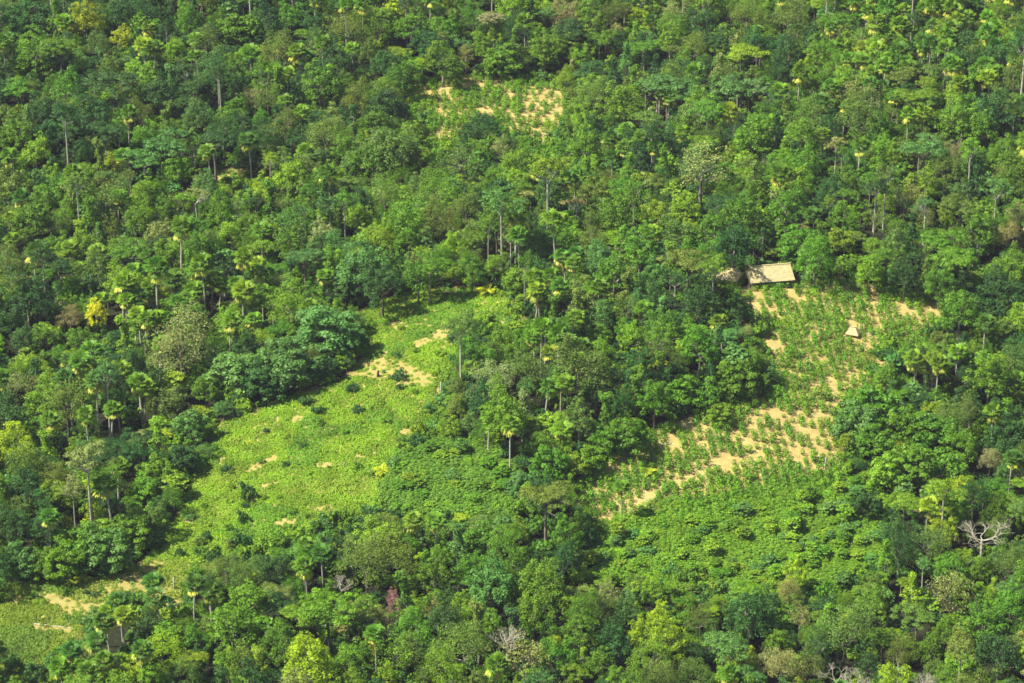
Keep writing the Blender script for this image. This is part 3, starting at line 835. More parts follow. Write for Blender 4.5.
def pick(px, py):
    r = rng.random()
    pal = .5 if boxes(px, py, PALMY) else .2 if boxes(px, py, PALMLITE) else .06
    if py > 690 or py < -5:
        pal = .1
    if r < pal:
        k = 'palm'
    else:
        k = rng.choice(['dome', 'lump', 'fine', 'umb', 'big', 'col', 'tall', 'sparse', 'young'], p=[.26, .15, .13, .15, .05, .06, .09, .05, .06])
    n = float(vnoise(px, py, 60, 3))
    if px < 330 and py < 160:
        w = dict(D=.60, M=.22, P=.12, G=.10, L=.06, B=.02)  # extra dark green: shade over this far corner put into the leaf tints
    elif py > 560:
        w = dict(D=.20, M=.24, P=.08, G=.2, L=.2, B=.10, S=.02)
    elif px > 770 and 120 < py < 340:
        w = dict(D=.28, M=.44, P=.06, G=.1, L=.11, B=.01)
    else:
        w = dict(D=.25, M=.33, P=.09, G=.15, L=.16, B=.03, S=.02)
    if n > .62:
        w['D'] = w['D'] * 1.8
    elif n < .35:
        w['L'] = w['L'] * 1.7
    kk = list(w)
    pr = np.array([w[q] for q in kk])
    t = str(rng.choice(kk, p=pr / pr.sum()))
    if k == 'palm':
        t = str(rng.choice(['L', 'M', 'B', 'D'], p=[.25, .5, .05, .2]))
    if k in ('sparse', 'fine') and rng.random() < .5:
        t = str(rng.choice(['G', 'S', 'M'], p=[.5, .15, .35]))
    if k == 'young':
        t = str(rng.choice(['L', 'M', 'P']))
    return str(k), t


def crown_clear(x, y, z, kind, p, s, sz, tol):
    """share of the crown's and stem's outline that would stand before open ground"""
    zc = z + ccz(kind, p) * sz
    px, py, d = project(x, y, zc)
    m = FPX / d
    rx, ry = p['R'] * s * m, (vext(kind, p) * sz * CP + p['R'] * s * SP * .8) * m
    th = np.arange(12) * math.pi / 6
    ex_ = np.concatenate([px + rx * .9 * np.cos(th), px + rx * .5 * np.cos(th)])
    ey_ = np.concatenate([py + ry * .9 * np.sin(th), py + ry * .5 * np.sin(th)])
    okk = (ex_ >= 0) & (ex_ < W) & (ey_ >= 0) & (ey_ < H)
    if (okk & (MAN[np.clip(ey_, 0, H - 1).astype(int), np.clip(ex_, 0, W - 1).astype(int)] > d + 2)).mean() > .24:
        return False
    bx, by, _ = project(x, y, z)
    tt = np.linspace(0, 1, 6)
    X = np.concatenate([px + 1.05 * rx * np.cos(th), px + .6 * rx * np.cos(th), [px], px + (bx - px) * tt])
    Y = np.concatenate([py + 1.1 * ry * np.sin(th), py + .6 * ry * np.sin(th), [py], py + (by - py) * tt])
    if inside(M_HOUSE, X, Y).any():
        return False
    if inside(M_VIS, [bx], [by])[0]:
        return False
    return inside(M_VIS, X, Y).mean() <= tol


M_DEEP = M_OPEN.copy()
for _k in (6, 12, 18):
    M_DEEP[:, _k:] &= M_OPEN[:, :-_k]
    M_DEEP[_k:] &= M_OPEN[:-_k]
    M_DEEP[:-_k] &= M_OPEN[_k:]


def shades_field(x, y, z, top):
    """whether a crown this high would throw its shade well out onto the open ground"""
    for f in (.75, 1.0):
        h = top * f * math.tan(R_(36))
        px, py, _ = project(x + .975 * h, y + .22 * h, z)
        if inside(M_DEEP, [px], [py])[0]:
            return True
    return False


def xy_ok(x, y):
    hw = (y * CP + CAMZ * SP) * math.tan(HFOV / 2)
    return abs(x) < hw + 42


MAN = np.zeros((H, W))          # how far the individually seen crowns are, where they show
for q in sorted(P, key=lambda q: -project(q['x'], q['y'], 0)[2]):
    p = PROTO[q['k']][q['i']]
    a_, b_, d_ = project(q['x'], q['y'], q['z'] + ccz(q['k'], p) * q['sz'])
    m_ = FPX / d_
    rx_ = p['R'] * q['s'] * m_
    ry_ = (vext(q['k'], p) * q['sz'] * CP + p['R'] * q['s'] * SP * .7) * m_
    MAN[((XX - a_) / rx_) ** 2 + ((YY - b_) / ry_) ** 2 < .8] = d_
    if q['k'] in ('palm', 'tall', 'flat') or (q['k'] in ('fine', 'sparse') and q['t'] == 'S'):     # keep the view of their stems open
        a2, b2, _d2 = project(q['x'], q['y'], q['z'])
        MAN[(abs(XX - a_) < 6) & (YY > b_) & (YY < b_ + .72 * (b2 - b_))] = d_
Y0, Y1 = 512.0, 1160.0
for (rlo, rhi, tries, f) in ((4.6, 6.4, 3000, .74), (3.4, 4.6, 11000, .70), (2.3, 3.4, 17000, .66), (1.6, 2.4, 8500, .76)):
    for _ in range(tries):
        y = rng.uniform(Y0, Y1)
        hw = (y * CP + CAMZ * SP) * math.tan(HFOV / 2) + 62
        x = rng.uniform(-hw, hw)
        z = float(height(x, y))
        px, py, d = project(x, y, z + 8)
        if inside(M_OPEN | M_A | M_B | M_C, [px], [py])[0] and inside(M_OPEN | M_A | M_B, *[[v] for v in project(x, y, z)[:2]])[0]:
            continue
        kind, tint = pick(px, py)
        if rlo < 2 and kind not in ('palm',):
            kind = str(rng.choice(['young', 'col', 'dome', 'big']))
        idx = int(rng.integers(len(PROTO[kind])))
        p = PROTO[kind][idx]
        if kind == 'palm':
            s = rng.uniform(.85, 1.25)
            sz = s * rng.uniform(.68, 1.12)
        else:
            r = rng.uniform(rlo, rhi)
            if kind == 'col':
                r = min(r, 2.9)
            if kind == 'young':
                r = min(r, 3.0)
            s = r / p['R']
            sz = s ** .8 * rng.uniform(.72, 1.2)
            if rlo < 2:
                sz *= .7
        if not free(x, y, p['R'] * s, f):
            continue
        if not crown_clear(x, y, z, kind, p, s, sz, .06):
            # a lower tree may still fit at the edge
            sz *= .55
            s *= .7
            if kind in ('palm', 'tall') or not crown_clear(x, y, z, kind, p, s, sz, .04):
                continue
        if shades_field(x, y, z, p['H'] * sz):
            continue
        add(kind, tint, x, y, s, sz, idx, False)
        reg(len(P) - 1)
n_forest = len(P)
# bushes along the edges of the clearings
edge = M_VIS.copy()
far = M_VIS.copy()
for k in range(14):
    e = edge.copy()
    e[1:] |= edge[:-1]
    e[:-1] |= edge[1:]
    e[:, 1:] |= edge[:, :-1]
    e[:, :-1] |= edge[:, 1:]
    edge = e
edge &= ~M_VIS
ey, ex = np.nonzero(edge)
for j in rng.choice(len(ex), 900, replace=False):
    x, y = at(ex[j], ey[j], 0)
    idx = int(rng.integers(4))
    s = rng.uniform(.6, 1.35)
    p = PROTO['bush'][idx]
    if not free(x, y, p['R'] * s, .62):
        continue
    add('bush', str(rng.choice(['M', 'L', 'P', 'D'], p=[.4, .25, .2, .15])), x, y, s, s * rng.uniform(.9, 1.5), idx, False)
    reg(len(P) - 1)
# young trees rising out of the thickets
ty, tx = np.nonzero(M_B | M_A)
for j in rng.choice(len(tx), 190, replace=False):
    x, y = at(tx[j], ty[j], 3)
    idx = int(rng.integers(5))
    s = rng.uniform(.45, .75)
    p = PROTO['young'][idx]
    if not free(x, y, p['R'] * s, .8):
        continue
    add('young', str(rng.choice(['M', 'P', 'L'], p=[.25, .25, .5])), x, y, s, s * rng.uniform(.5, .85), idx, False)
    reg(len(P) - 1)

# ------------------------------------------------------------------ how much of each shows (a rough id buffer)
ids = np.full((H, W), -1, int)
for q in P:
    p = PROTO[q['k']][q['i']]
    q['px'], q['py'], q['d'] = project(q['x'], q['y'], q['z'] + ccz(q['k'], p) * q['sz'])
    m = FPX / q['d']
    q['rx'] = p['R'] * q['s'] * m
    q['ry'] = (vext(q['k'], p) * q['sz'] * CP + p['R'] * q['s'] * SP * .7) * m
for i in sorted(range(len(P)), key=lambda i: -P[i]['d']):
    q = P[i]
    x0, x1 = max(0, int(q['px'] - q['rx'])), min(W, int(q['px'] + q['rx']) + 1)
    y0, y1 = max(0, int(q['py'] - q['ry'])), min(H, int(q['py'] + q['ry']) + 1)
    if x1 <= x0 or y1 <= y0:
        continue
    sub = ((XX[y0:y1, x0:x1] - q['px']) / q['rx']) ** 2 + ((YY[y0:y1, x0:x1] - q['py']) / q['ry']) ** 2 < .9
    ids[y0:y1, x0:x1][sub] = i
cnt = np.bincount(ids[ids >= 0], minlength=len(P))
for i, q in enumerate(P):
    q['vis'] = int(cnt[i])
CAP = 300
single = set()
bykind = {}
for i, q in enumerate(P):
    bykind.setdefault(KIND[q['k']], []).append(i)
for k, lst in bykind.items():
    lst = [i for i in lst if P[i]['vis'] >= 22 or (P[i]['man'] and P[i]['vis'] >= 8)]
    lst.sort(key=lambda i: -(P[i]['vis'] + (60 if P[i]['man'] else 0)))
    single.update(lst[:CAP])

# ------------------------------------------------------------------ labels
MARKS = [((768, 272), 'long thatched house'), ((725, 275), 'half-hidden hut'), ((853, 331), 'little thatched shelter'), ((96, 310), 'yellow-flowering tree'), ((394, 600), 'pink-flowering tree'),
         ((248, 492), "grassy clearing's lone bush"), ((390, 368), "grassy clearing's earth strip"), ((455, 290), "grassy clearing's top edge"), ((205, 420), "grassy clearing's shaded edge"),
         ((130, 580), 'bare lower slope'), ((40, 625), 'fallen log'), ((983, 528), 'white leafless tree'), ((508, 636), 'pale leafless tree'), ((848, 674), 'tan leafless twins'),
         ((485, 110), 'distant cultivated plot'), ((655, 490), "cultivated field's tip"), ((932, 312), "field's bare end"), ((464, 345), 'pale-stemmed clearing tree'),
         ((930, 370), 'five pale-stemmed palms'), ((494, 17), 'tan spreading tree'), ((86, 12), 'topmost lime-green tree'), ((838, 165), 'pale-stemmed tall tree'), ((702, 158), 'feathery pale tree'),
         ((181, 338), 'big greyish round tree'), ((160, 140), 'broad bluish trees'), ((660, 82), 'broad hillside trees'), ((428, 520), 'two pale-stemmed palms'), ((328, 606), 'broad light-green tree'),
         ((668, 630), 'lime-green tree cluster'), ((260, 262), 'yellow-skirted palm pair'), ((502, 215), 'tall white-stemmed crown'), ((995, 190), "hillside's white-stemmed tree"),
         ((725, 545), 'dense regrowth thicket'), ((450, 475), 'low bluish thicket'), ((920, 430), 'large-leaved tree mass'), ((905, 40), 'palm-covered slope')]
ORD = "first second third fourth fifth sixth seventh eighth ninth tenth eleventh twelfth thirteenth fourteenth fifteenth sixteenth seventeenth eighteenth nineteenth twentieth".split()


def ordw(n):
    return ORD[n] if n < len(ORD) else ("twenty-" + ORD[n - 20] if n < 29 else "thirty-" + ORD[n - 30] if 30 <= n < 39 else "outlying")


cells = {}


def size_word(i):
    q = P[i]
    w = 2 * q['r']
    if q['k'] in ('palm',):
        return 'tall' if q['sz'] > 1.0 else 'shorter'
    if q['k'] in ('bush', 'feather', 'young'):
        return 'small' if w < 3.6 else 'sizeable'
    return 'narrow' if w < 6 else 'medium' if w < 9.5 else 'wide'


for i in single:
    q = P[i]
    best = min(range(len(MARKS)), key=lambda j: (MARKS[j][0][0] - q['px']) ** 2 + (MARKS[j][0][1] - q['py']) ** 2)
    mx, my = MARKS[best][0]
    dx, dy = q['px'] - mx, q['py'] - my
    q['md'] = math.hypot(dx, dy)
    dr = ('rightward of' if dx > 0 else 'leftward of') if abs(dx) > abs(dy) else ('in front of' if dy > 0 else 'beyond')
    if q['md'] < 12 and q['k'] != 'palm':
        dr = 'right at'
    key = (best, dr, TINT[q['t']][1], q['k'], size_word(i))
    cells.setdefault(key, []).append(i)
GROUP = {'broadleaf_tree': 'broadleaf trees of the forest', 'large_leaved_tree': 'large-leaved low trees at the forest edges', 'feathery_tree': 'fine-leaved trees of the forest', 'umbrella_tree': 'spreading layered trees of the forest',
         'vine_draped_tree': 'vine-draped trees of the forest', 'emergent_tree': 'tall pale-stemmed trees above the forest', 'young_tree': 'slender young trees of the regrowth', 'fan_palm': 'fan palms among the forest',
         'palm_plant': 'stemless palm plants in the clearings', 'bush': 'bushes along the clearings', 'bare_tree': 'leafless pale trees'}
for (m, dr, tn, k, sw), lst in cells.items():
    lst.sort(key=lambda i: P[i]['md'])
    for n, i in enumerate(lst):
        if P[i]['t'] == 'Y' and k == 'dome':
            P[i]['label'] = 'small tree covered in bright yellow blossom among dark green forest'
        elif P[i]['t'] == 'K':
            P[i]['label'] = 'small tree with pink blossom crown among olive trees'
        else:
            c = 'bleached' if k == 'bare' else tn
            P[i]['label'] = f"{sw} {c} {SHAPE[k]}, {ordw(n)} {dr} the {MARKS[m][1]}"


def thing(name, label, cat, loc=(0, 0, 0), rotz=0, scale=(1, 1, 1), group=None):
    o = bpy.data.objects.new(name, None)
    o.empty_display_size = .5
    COL.objects.link(o)
    o.location = loc
    o.rotation_euler = (0, 0, rotz)
    o.scale = scale
    o['label'] = label
    o['category'] = cat
    if group:
        o['group'] = group
    return o


def part(name, me, parent, mats=None):
    o = bpy.data.objects.new(name, me)
    COL.objects.link(o)
    if parent:
        o.parent = parent
    return o


def kind_name(q):
    if q['t'] == 'Y' and q['k'] != 'feather':
        return 'flowering_tree'
    if q['t'] == 'K':
        return 'flowering_tree'
    return KIND[q['k']]


for i in sorted(single):
    q = P[i]
    p = PROTO[q['k']][q['i']]
    nm = kind_name(q)
    cat = {'palm': 'palm', 'feather': 'palm plant', 'bush': 'bush'}.get(q['k'], 'tree')
    e = thing(nm, q['label'], cat, (q['x'], q['y'], q['z']), q['rot'], (q['s'], q['s'], q['sz']), None if nm == 'flowering_tree' else GROUP[KIND[q['k']]])
    if q['k'] == 'bare':
        part('branches', p['am'], e)
        continue
    c = part(CROWNNAME.get(q['k'], 'crown'), p['cm'], e)
    c['tint'] = [float(v) for v in q['tint']]
    part('stems' if q['k'] == 'bush' else 'trunk', p['tm'], e)
    if p['dm'] is not None:
        part('dry_fronds', p['dm'], e)

# ------------------------------------------------------------------ scattering a mass that nobody would count (one object each)


def scatter(name, protos, mats_ix, rows, label):
    """rows: (x, y, z, rot, s, sz, idx, tint3)"""
    coll = bpy.data.collections.new(name + "_plants")
    for i, me in enumerate(protos):
        o = bpy.data.objects.new(f"{name}_plant_{i:02d}", me)
        coll.objects.link(o)
    me = bpy.data.meshes.new(name)
    n = len(rows)
    A = np.array([[r[0], r[1], r[2]] for r in rows], np.float32)
    me.vertices.add(n)
    me.vertices.foreach_set("co", A.ravel())

    def attr(nm, ty, key, data):
        a = me.attributes.new(nm, ty, 'POINT')
        a.data.foreach_set(key, np.asarray(data).ravel())
    attr("rot", 'FLOAT_VECTOR', "vector", np.array([[0, 0, r[3]] for r in rows], np.float32))
    attr("scl", 'FLOAT_VECTOR', "vector", np.array([[r[4], r[4], r[5]] for r in rows], np.float32))
    attr("idx", 'INT', "value", np.array([r[6] for r in rows], np.int32))
    attr("tint", 'FLOAT_VECTOR', "vector", np.array([r[7] for r in rows], np.float32))
    ng = bpy.data.node_groups.new(name, 'GeometryNodeTree')
    ng.interface.new_socket("Geometry", in_out='INPUT', socket_type='NodeSocketGeometry')
    ng.interface.new_socket("Geometry", in_out='OUTPUT', socket_type='NodeSocketGeometry')
    gi, go = ng.nodes.new("NodeGroupInput"), ng.nodes.new("NodeGroupOutput")
    ci = ng.nodes.new("GeometryNodeCollectionInfo")
    ci.inputs["Collection"].default_value = coll
    ci.inputs["Separate Children"].default_value = True
    ci.inputs["Reset Children"].default_value = True
    ip = ng.nodes.new("GeometryNodeInstanceOnPoints")
    ip.inputs["Pick Instance"].default_value = True

    def na(nm, ty):
        a = ng.nodes.new("GeometryNodeInputNamedAttribute")
        a.data_type = ty
        a.inputs["Name"].default_value = nm
        return a.outputs["Attribute"]
    L = ng.links.new
    L(gi.outputs[0], ip.inputs["Points"])
    L(ci.outputs[0], ip.inputs["Instance"])
    L(na("idx", 'INT'), ip.inputs["Instance Index"])
    L(na("scl", 'FLOAT_VECTOR'), ip.inputs["Scale"])
    try:
        L(na("rot", 'FLOAT_VECTOR'), ip.inputs["Rotation"])
    except Exception as ex:
        print(ex)
    L(ip.outputs[0], go.inputs[0])
    o = bpy.data.objects.new(name, me)
    COL.objects.link(o)
    md = o.modifiers.new("scatter", 'NODES')
    md.node_group = ng
    o['kind'] = 'stuff'
    o['label'] = label
    return o


order = [(k, i) for k in PROTO for i in range(len(PROTO[k]))]
oi_ = {ki: n for n, ki in enumerate(order)}
rows = [(q['x'], q['y'], q['z'], q['rot'], q['s'], q['sz'], oi_[(q['k'], q['i'])], q['tint']) for i, q in enumerate(P) if i not in single]
scatter("forest", [PROTO[k][i]['am'] for k, i in order], None, rows, "mixed green rainforest filling in between and beyond the nearer crowns")
open("/workdir/info.txt","w").write("PLANTS %d single %d %s mass %d"%(len(P),len(single),{k: sum(1 for i in v if i in single) for k, v in bykind.items()},len(rows)))
print("PLANTS", len(P), "single", len(single), {k: sum(1 for i in v if i in single) for k, v in bykind.items()}, "mass", len(rows))

# undergrowth under the whole forest: low leafy plants on the floor
CL = [clump(400 + i) for i in range(4)]
CLM = [c['crown'].mesh("clump_mesh", [M_LEAF]) for c in CL]
SH = [shrub_crop(420 + i, Ht=1.55 + .15 * i) for i in range(4)]
for s_ in SH:
    s_['cm'] = s_['crown'].mesh("crop_foliage_mesh", [M_LEAF])
    s_['tm'] = s_['trunk'].mesh("crop_stem_mesh", [M_BARK])
BU = [PROTO['bush'][i]['am'] for i in range(4)]
YO = [PROTO['young'][i]['am'] for i in range(5)]
rows = []
for _ in range(11000):
    y = rng.uniform(Y0, Y1)
    hw = (y * CP + CAMZ * SP) * math.tan(HFOV / 2) + 62
    x = rng.uniform(-hw, hw)
    z = float(height(x, y))
    px, py, d = project(x, y, z)
    if inside(M_VIS, [px], [py])[0] or inside(M_VIS, [px], [py - 5])[0]:
        continue
    s = rng.uniform(.6, 1.3)
    t = np.array(TINT[str(rng.choice(['M', 'D', 'L', 'P']))][0]) * rng.uniform(.8, 1.2)
    rows.append((x, y, z, rng.uniform(0, 6.28), s, s * rng.uniform(.8, 1.6), int(rng.integers(4)), t))
scatter("undergrowth", BU, None, rows, "tangled green undergrowth between the forest trees")

# ------------------------------------------------------------------ ground cover of the grassy clearing
rows = []
for m, nn in ((M_LEFT, 30000), (M_SPOT, 200)):
    md = down(m, 22)
    yy, xx = np.nonzero(md)
    j = rng.integers(len(xx), size=nn)
    px, py = xx[j] + rng.uniform(0, 1, nn), yy[j] + rng.uniform(0, 1, nn)
    b = bare(px, py, BARE_L)
    for a, c, bb in zip(px, py, b):
        x, y = at(a, c, 0)
        n1 = float(vnoise(x, y, 2.2, 1))
        if bb > .04 + n1 * .40 + .38 * float(vnoise(x, y, .9, 21)) and rng.random() > .1:
            continue
        n2 = float(vnoise(x, y, 9, 2))
        n3 = float(vnoise(x, y, 3.5, 5))
        s = (.55 + .65 * n1) * rng.uniform(.8, 1.2)
        t = np.array([.225, .400, .018]) * (.72 + .5 * n3)
        if n2 > .6:
            t = t * np.array([.72, .86, 1.1])
        if n2 < .22:
            t = t * np.array([1.15, 1.02, 1.6])
        if c > 560 and a < 200:
            t = t * np.array([1.0, .85, 1.5])
        rows.append((x, y, float(height(x, y)) - .03, rng.uniform(0, 6.28), s, s * rng.uniform(.7, 1.7), int(rng.integers(4)), t))
for m, nn in ((M_RIGHT, 700), (M_TOP, 900)):
    yy, xx = np.nonzero(down(m, 14))
    j = rng.integers(len(xx), size=nn)
    bl = BARE_R if m is M_RIGHT else BARE_T
    px, py = xx[j] + rng.uniform(0, 1, nn), yy[j] + rng.uniform(0, 1, nn)
    b = bare(px, py, bl)
    for a, c, bb in zip(px, py, b):
        x, y = at(a, c, 0)
        n1 = float(vnoise(x, y, 3.0, 7))
        if bb > .05 or n1 < .55:
            continue
        s = rng.uniform(.4, .8)
        rows.append((x, y, float(height(x, y)) - .03, rng.uniform(0, 6.28), s, s * .9, int(rng.integers(4)), np.array([.09, .22, .012]) * rng.uniform(.8, 1.2)))
scatter("grass", CLM, None, rows, "bright yellow-green weedy ground cover over the clearings")
print("GRASS", len(rows))

# ------------------------------------------------------------------ the cultivated plants in rows
crops = []
for m, bl, sp, ang in ((M_RIGHT, BARE_R, 2.25, .10), (M_TOP, BARE_T, 2.1, -.06)):
    yy, xx = np.nonzero(m)
    cx, cy = at(xx.mean(), yy.mean(), 0)
    md = down(m, 16)
    for u in np.arange(-75, 75, sp):
        for v in np.arange(-95, 95, sp * .7):
            x = cx + u * math.cos(ang) - v * math.sin(ang) + rng.normal(0, .17 if m is M_RIGHT else .5)
            y = cy + u * math.sin(ang) + v * math.cos(ang) + rng.normal(0, .2)
            z = float(height(x, y))
            px, py, d = project(x, y, z)
            if not inside(md, [px], [py])[0]:
                continue
            b = float(bare(np.array([px]), np.array([py]), bl)[0])
            n1 = float(vnoise(x, y, 4.0, 11))
            if rng.random() < min(.72, b * (.28 + .6 * float(vnoise(x, y, 2.6, 31))) + (.32 if n1 < .34 else .10)):
                continue
            if 740 < px < 797 and 262 < py < 287:
                continue
            if abs(px - 853) < 8 and 322 < py < 342:
                continue
            s = rng.uniform(.75, 1.25) * (.85 if b > .35 else 1.12)
            t = np.array([.100, .255, .010]) if n1 > .4 else np.array([.135, .29, .010])
            crops.append([x, y, z, rng.uniform(0, 6.28), s, s * rng.uniform(.85, 1.2), int(rng.integers(4)), t * rng.uniform(.8, 1.2), px, py, d])
crops.sort(key=lambda r: r[10] / r[4])
crops_one = [c for c in crops if inside(M_RIGHT, [c[8]], [c[9]])[0]]
one = []
seen = set()
for c in crops_one:
    if len(one) < 300:
        one.append(c)
        seen.add(id(c))
mass = [c for c in crops if id(c) not in seen]
cm = [((655, 492), 'lower earth strip'), ((618, 515), 'field tip'), ((648, 474), 'yellow palm plant'), ((690, 430), 'forest-side bare patch'), ((735, 462), 'small middle bare patch'), ((800, 436), 'large bare patch'),
      ((828, 386), 'upper bare strip'), ((622, 500), 'lone field-tip palm'), ((720, 480), 'green palm plant'), ((838, 462), 'low-tree field corner'), ((853, 331), 'little thatched shelter'), ((780, 350), 'bare yard'), ((770, 410), 'narrow neck of the field'), ((690, 505), 'thicket margin'), ((770, 490), 'shrubby margin'), ((640, 452), 'sloping forest edge')]
cc = {}
for c in one:
    b = min(range(len(cm)), key=lambda j: (cm[j][0][0] - c[8]) ** 2 + (cm[j][0][1] - c[9]) ** 2)
    dx, dy = c[8] - cm[b][0][0], c[9] - cm[b][0][1]
    dr = ('rightward of' if dx > 0 else 'leftward of') if abs(dx) > abs(dy) else ('in front of' if dy > 0 else 'beyond')
    sw = 'tall' if c[5] > 1.2 else 'leafy' if c[5] > .95 else 'small'
    tw = 'bright green' if c[7][1] > .27 else 'deep green'
    cc.setdefault((b, dr, sw, tw), []).append((math.hypot(dx, dy), c))
for (b, dr, sw, tw), lst in cc.items():
    lst.sort(key=lambda v: v[0])
    for n, (_, c) in enumerate(lst):
        e = thing('crop_shrub', f"{sw} {tw} crop shrub, {ordw(n)} {dr} the {cm[b][1]}", 'shrub', tuple(c[:3]), c[3], (c[4], c[4], c[5]), 'crop shrubs in the cultivated field')
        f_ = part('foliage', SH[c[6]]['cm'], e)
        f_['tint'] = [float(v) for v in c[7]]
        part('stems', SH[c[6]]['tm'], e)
SHA = [s_['cm'] for s_ in SH]
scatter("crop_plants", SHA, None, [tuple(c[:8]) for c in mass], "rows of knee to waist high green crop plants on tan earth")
print("CROPS", len(crops))

# ------------------------------------------------------------------ thickets
TH = [tree_young(440 + i, Ht=3.2 + .6 * i, R=1.4, nw=20, L=.28) for i in range(2)] + [bush(450 + i, R=1.5, Ht=3.0 + .7 * i, n=34, L=.28, npl=32) for i in range(2)]
THM = []
for t_ in TH:
    a = MB()
    for src, mi in ((t_['crown'], 0), (t_['trunk'], 1)):
        for V, F, lv in zip(src.v, src.f, src.lv):
            a.v.append(V)
            a.f.append(F - F.min() + a.n)
            a.lv.append(lv)
            a.mi.append(np.full(len(F), mi))
            a.n += len(V)
    THM.append(a.mesh("thicket_plant_mesh", [M_LEAF, M_BARK]))
rows = []
for m, nn, hs, base in ((M_A, 2400, .7, (.135, .290, .024)), (M_B, 6500, .58, (.150, .310, .016))):
    md = m.copy()
    md[:-8] |= m[8:]
    md[8:] |= md[:-8]
    yy, xx = np.nonzero(md)
    j = rng.integers(len(xx), size=nn)
    for a, c in zip(xx[j], yy[j]):
        x, y = at(a + rng.random(), c + rng.random(), 1.6)
        n1 = float(vnoise(x, y, 6, 4))
        s = rng.uniform(.65, 1.05)
        x, y = x + rng.normal(0, 1.6), y + rng.normal(0, 3.0)
        rows.append((x, y, float(height(x, y)), rng.uniform(0, 6.28), s, s * hs * (.6 + .8 * n1), int(rng.integers(4)), np.array(base) * rng.uniform(.78, 1.2) * (.85 + .3 * n1)))
scatter("thicket_undergrowth", THM, None, rows, "dense green regrowth of large-leaved saplings")

# ------------------------------------------------------------------ ground sheet
xs = np.concatenate([np.linspace(-4000, -260, 24)[:-1], np.arange(-260, 260.1, 2.0), np.linspace(260, 4000, 24)[1:]])
ys = np.concatenate([np.linspace(-3000, 520, 24)[:-1], np.arange(520, 1180.1, 2.0), np.linspace(1180, 5000, 24)[1:]])
X, Y = np.meshgrid(xs, ys)
Z = height(X, Y)
px, py, dd = project(X, Y, Z)
ok = dd > 10


def soft(mask, r=3):
    f = mask.astype(float)
    for _ in range(r):
        f = (f + np.roll(f, 1, 0) + np.roll(f, -1, 0) + np.roll(f, 1, 1) + np.roll(f, -1, 1)) / 5
    return f


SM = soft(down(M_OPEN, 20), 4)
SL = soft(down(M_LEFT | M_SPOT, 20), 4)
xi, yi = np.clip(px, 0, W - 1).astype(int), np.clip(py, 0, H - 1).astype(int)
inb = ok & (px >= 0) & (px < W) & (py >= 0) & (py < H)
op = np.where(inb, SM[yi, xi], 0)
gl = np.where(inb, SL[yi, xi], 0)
me = bpy.data.meshes.new("ground")
ny, nx = X.shape
V = np.stack([X, Y, Z], -1).reshape(-1, 3)
ii = np.arange(ny * nx).reshape(ny, nx)
F = np.stack([ii[:-1, :-1], ii[:-1, 1:], ii[1:, 1:], ii[1:, :-1]], -1).reshape(-1, 4)
me.vertices.add(len(V))
me.vertices.foreach_set("co", V.astype(np.float32).ravel())
me.loops.add(len(F) * 4)
me.loops.foreach_set("vertex_index", F.astype(np.int32).ravel())
me.polygons.add(len(F))
me.polygons.foreach_set("loop_start", np.arange(len(F), dtype=np.int32) * 4)
me.polygons.foreach_set("use_smooth", np.ones(len(F), bool))
me.update(calc_edges=True)
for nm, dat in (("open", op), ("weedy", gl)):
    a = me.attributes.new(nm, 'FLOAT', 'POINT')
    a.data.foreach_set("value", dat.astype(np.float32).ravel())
m, nt, out = new_mat("earth")
L = nt.links.new
tc = N(nt, "ShaderNodeTexCoord")


def noise(sc, det=5, rough=.6):
    n = N(nt, "ShaderNodeTexNoise")
    n.inputs["Scale"].default_value = sc
    n.inputs["Detail"].default_value = det
    n.inputs["Roughness"].default_value = rough
    L(tc.outputs["Object"], n.inputs[0])
    return n.outputs[0]


def ramp(fac, stops):
    c = N(nt, "ShaderNodeValToRGB")
    e = c.color_ramp.elements
    while len(e) < len(stops):
        e.new(.5)
    for q, (pos, col) in zip(e, stops):
        q.position = pos
        q.color = (*col, 1)
    L(fac, c.inputs[0])
    return c.outputs[0]


def mix(f, a, b):
    n = N(nt, "ShaderNodeMix", data_type='RGBA')
    L(f, n.inputs[0]) if not isinstance(f, float) else setattr(n.inputs[0], 'default_value', f)
    L(a, n.inputs[6])
    L(b, n.inputs[7])
    return n.outputs[2]


soil = ramp(noise(.35), [(.3, (.27, .19, .06)), (.5, (.44, .345, .11)), (.72, (.52, .43, .17))])
soil2 = ramp(noise(2.5, 8), [(.3, (.22, .15, .05)), (.55, (.46, .37, .13)), (.75, (.57, .48, .22))])
soil = mix(.5, soil, soil2)
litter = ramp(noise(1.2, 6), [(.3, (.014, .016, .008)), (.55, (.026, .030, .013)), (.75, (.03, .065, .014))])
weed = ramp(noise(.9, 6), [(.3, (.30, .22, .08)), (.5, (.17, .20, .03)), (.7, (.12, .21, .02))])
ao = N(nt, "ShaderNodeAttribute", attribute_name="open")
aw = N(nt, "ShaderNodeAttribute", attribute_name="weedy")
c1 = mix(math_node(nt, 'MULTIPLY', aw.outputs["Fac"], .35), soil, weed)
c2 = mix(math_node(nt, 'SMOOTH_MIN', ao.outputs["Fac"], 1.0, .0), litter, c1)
p = N(nt, "ShaderNodeBsdfPrincipled")
p.inputs["Roughness"].default_value = .95
p.inputs["Specular IOR Level"].default_value = .1
L(c2, p.inputs["Base Color"])
bp = N(nt, "ShaderNodeBump")
bp.inputs["Strength"].default_value = .7
bp.inputs["Distance"].default_value = .25
L(noise(1.6, 8, .7), bp.inputs["Height"])
L(bp.outputs[0], p.inputs["Normal"])
L(p.outputs[0], out.inputs[0])
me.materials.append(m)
g_ = bpy.data.objects.new("ground", me)
COL.objects.link(g_)
g_['kind'] = 'structure'
g_['label'] = "gently rolling earth under the forest and fields"

# ------------------------------------------------------------------ buildings and small things


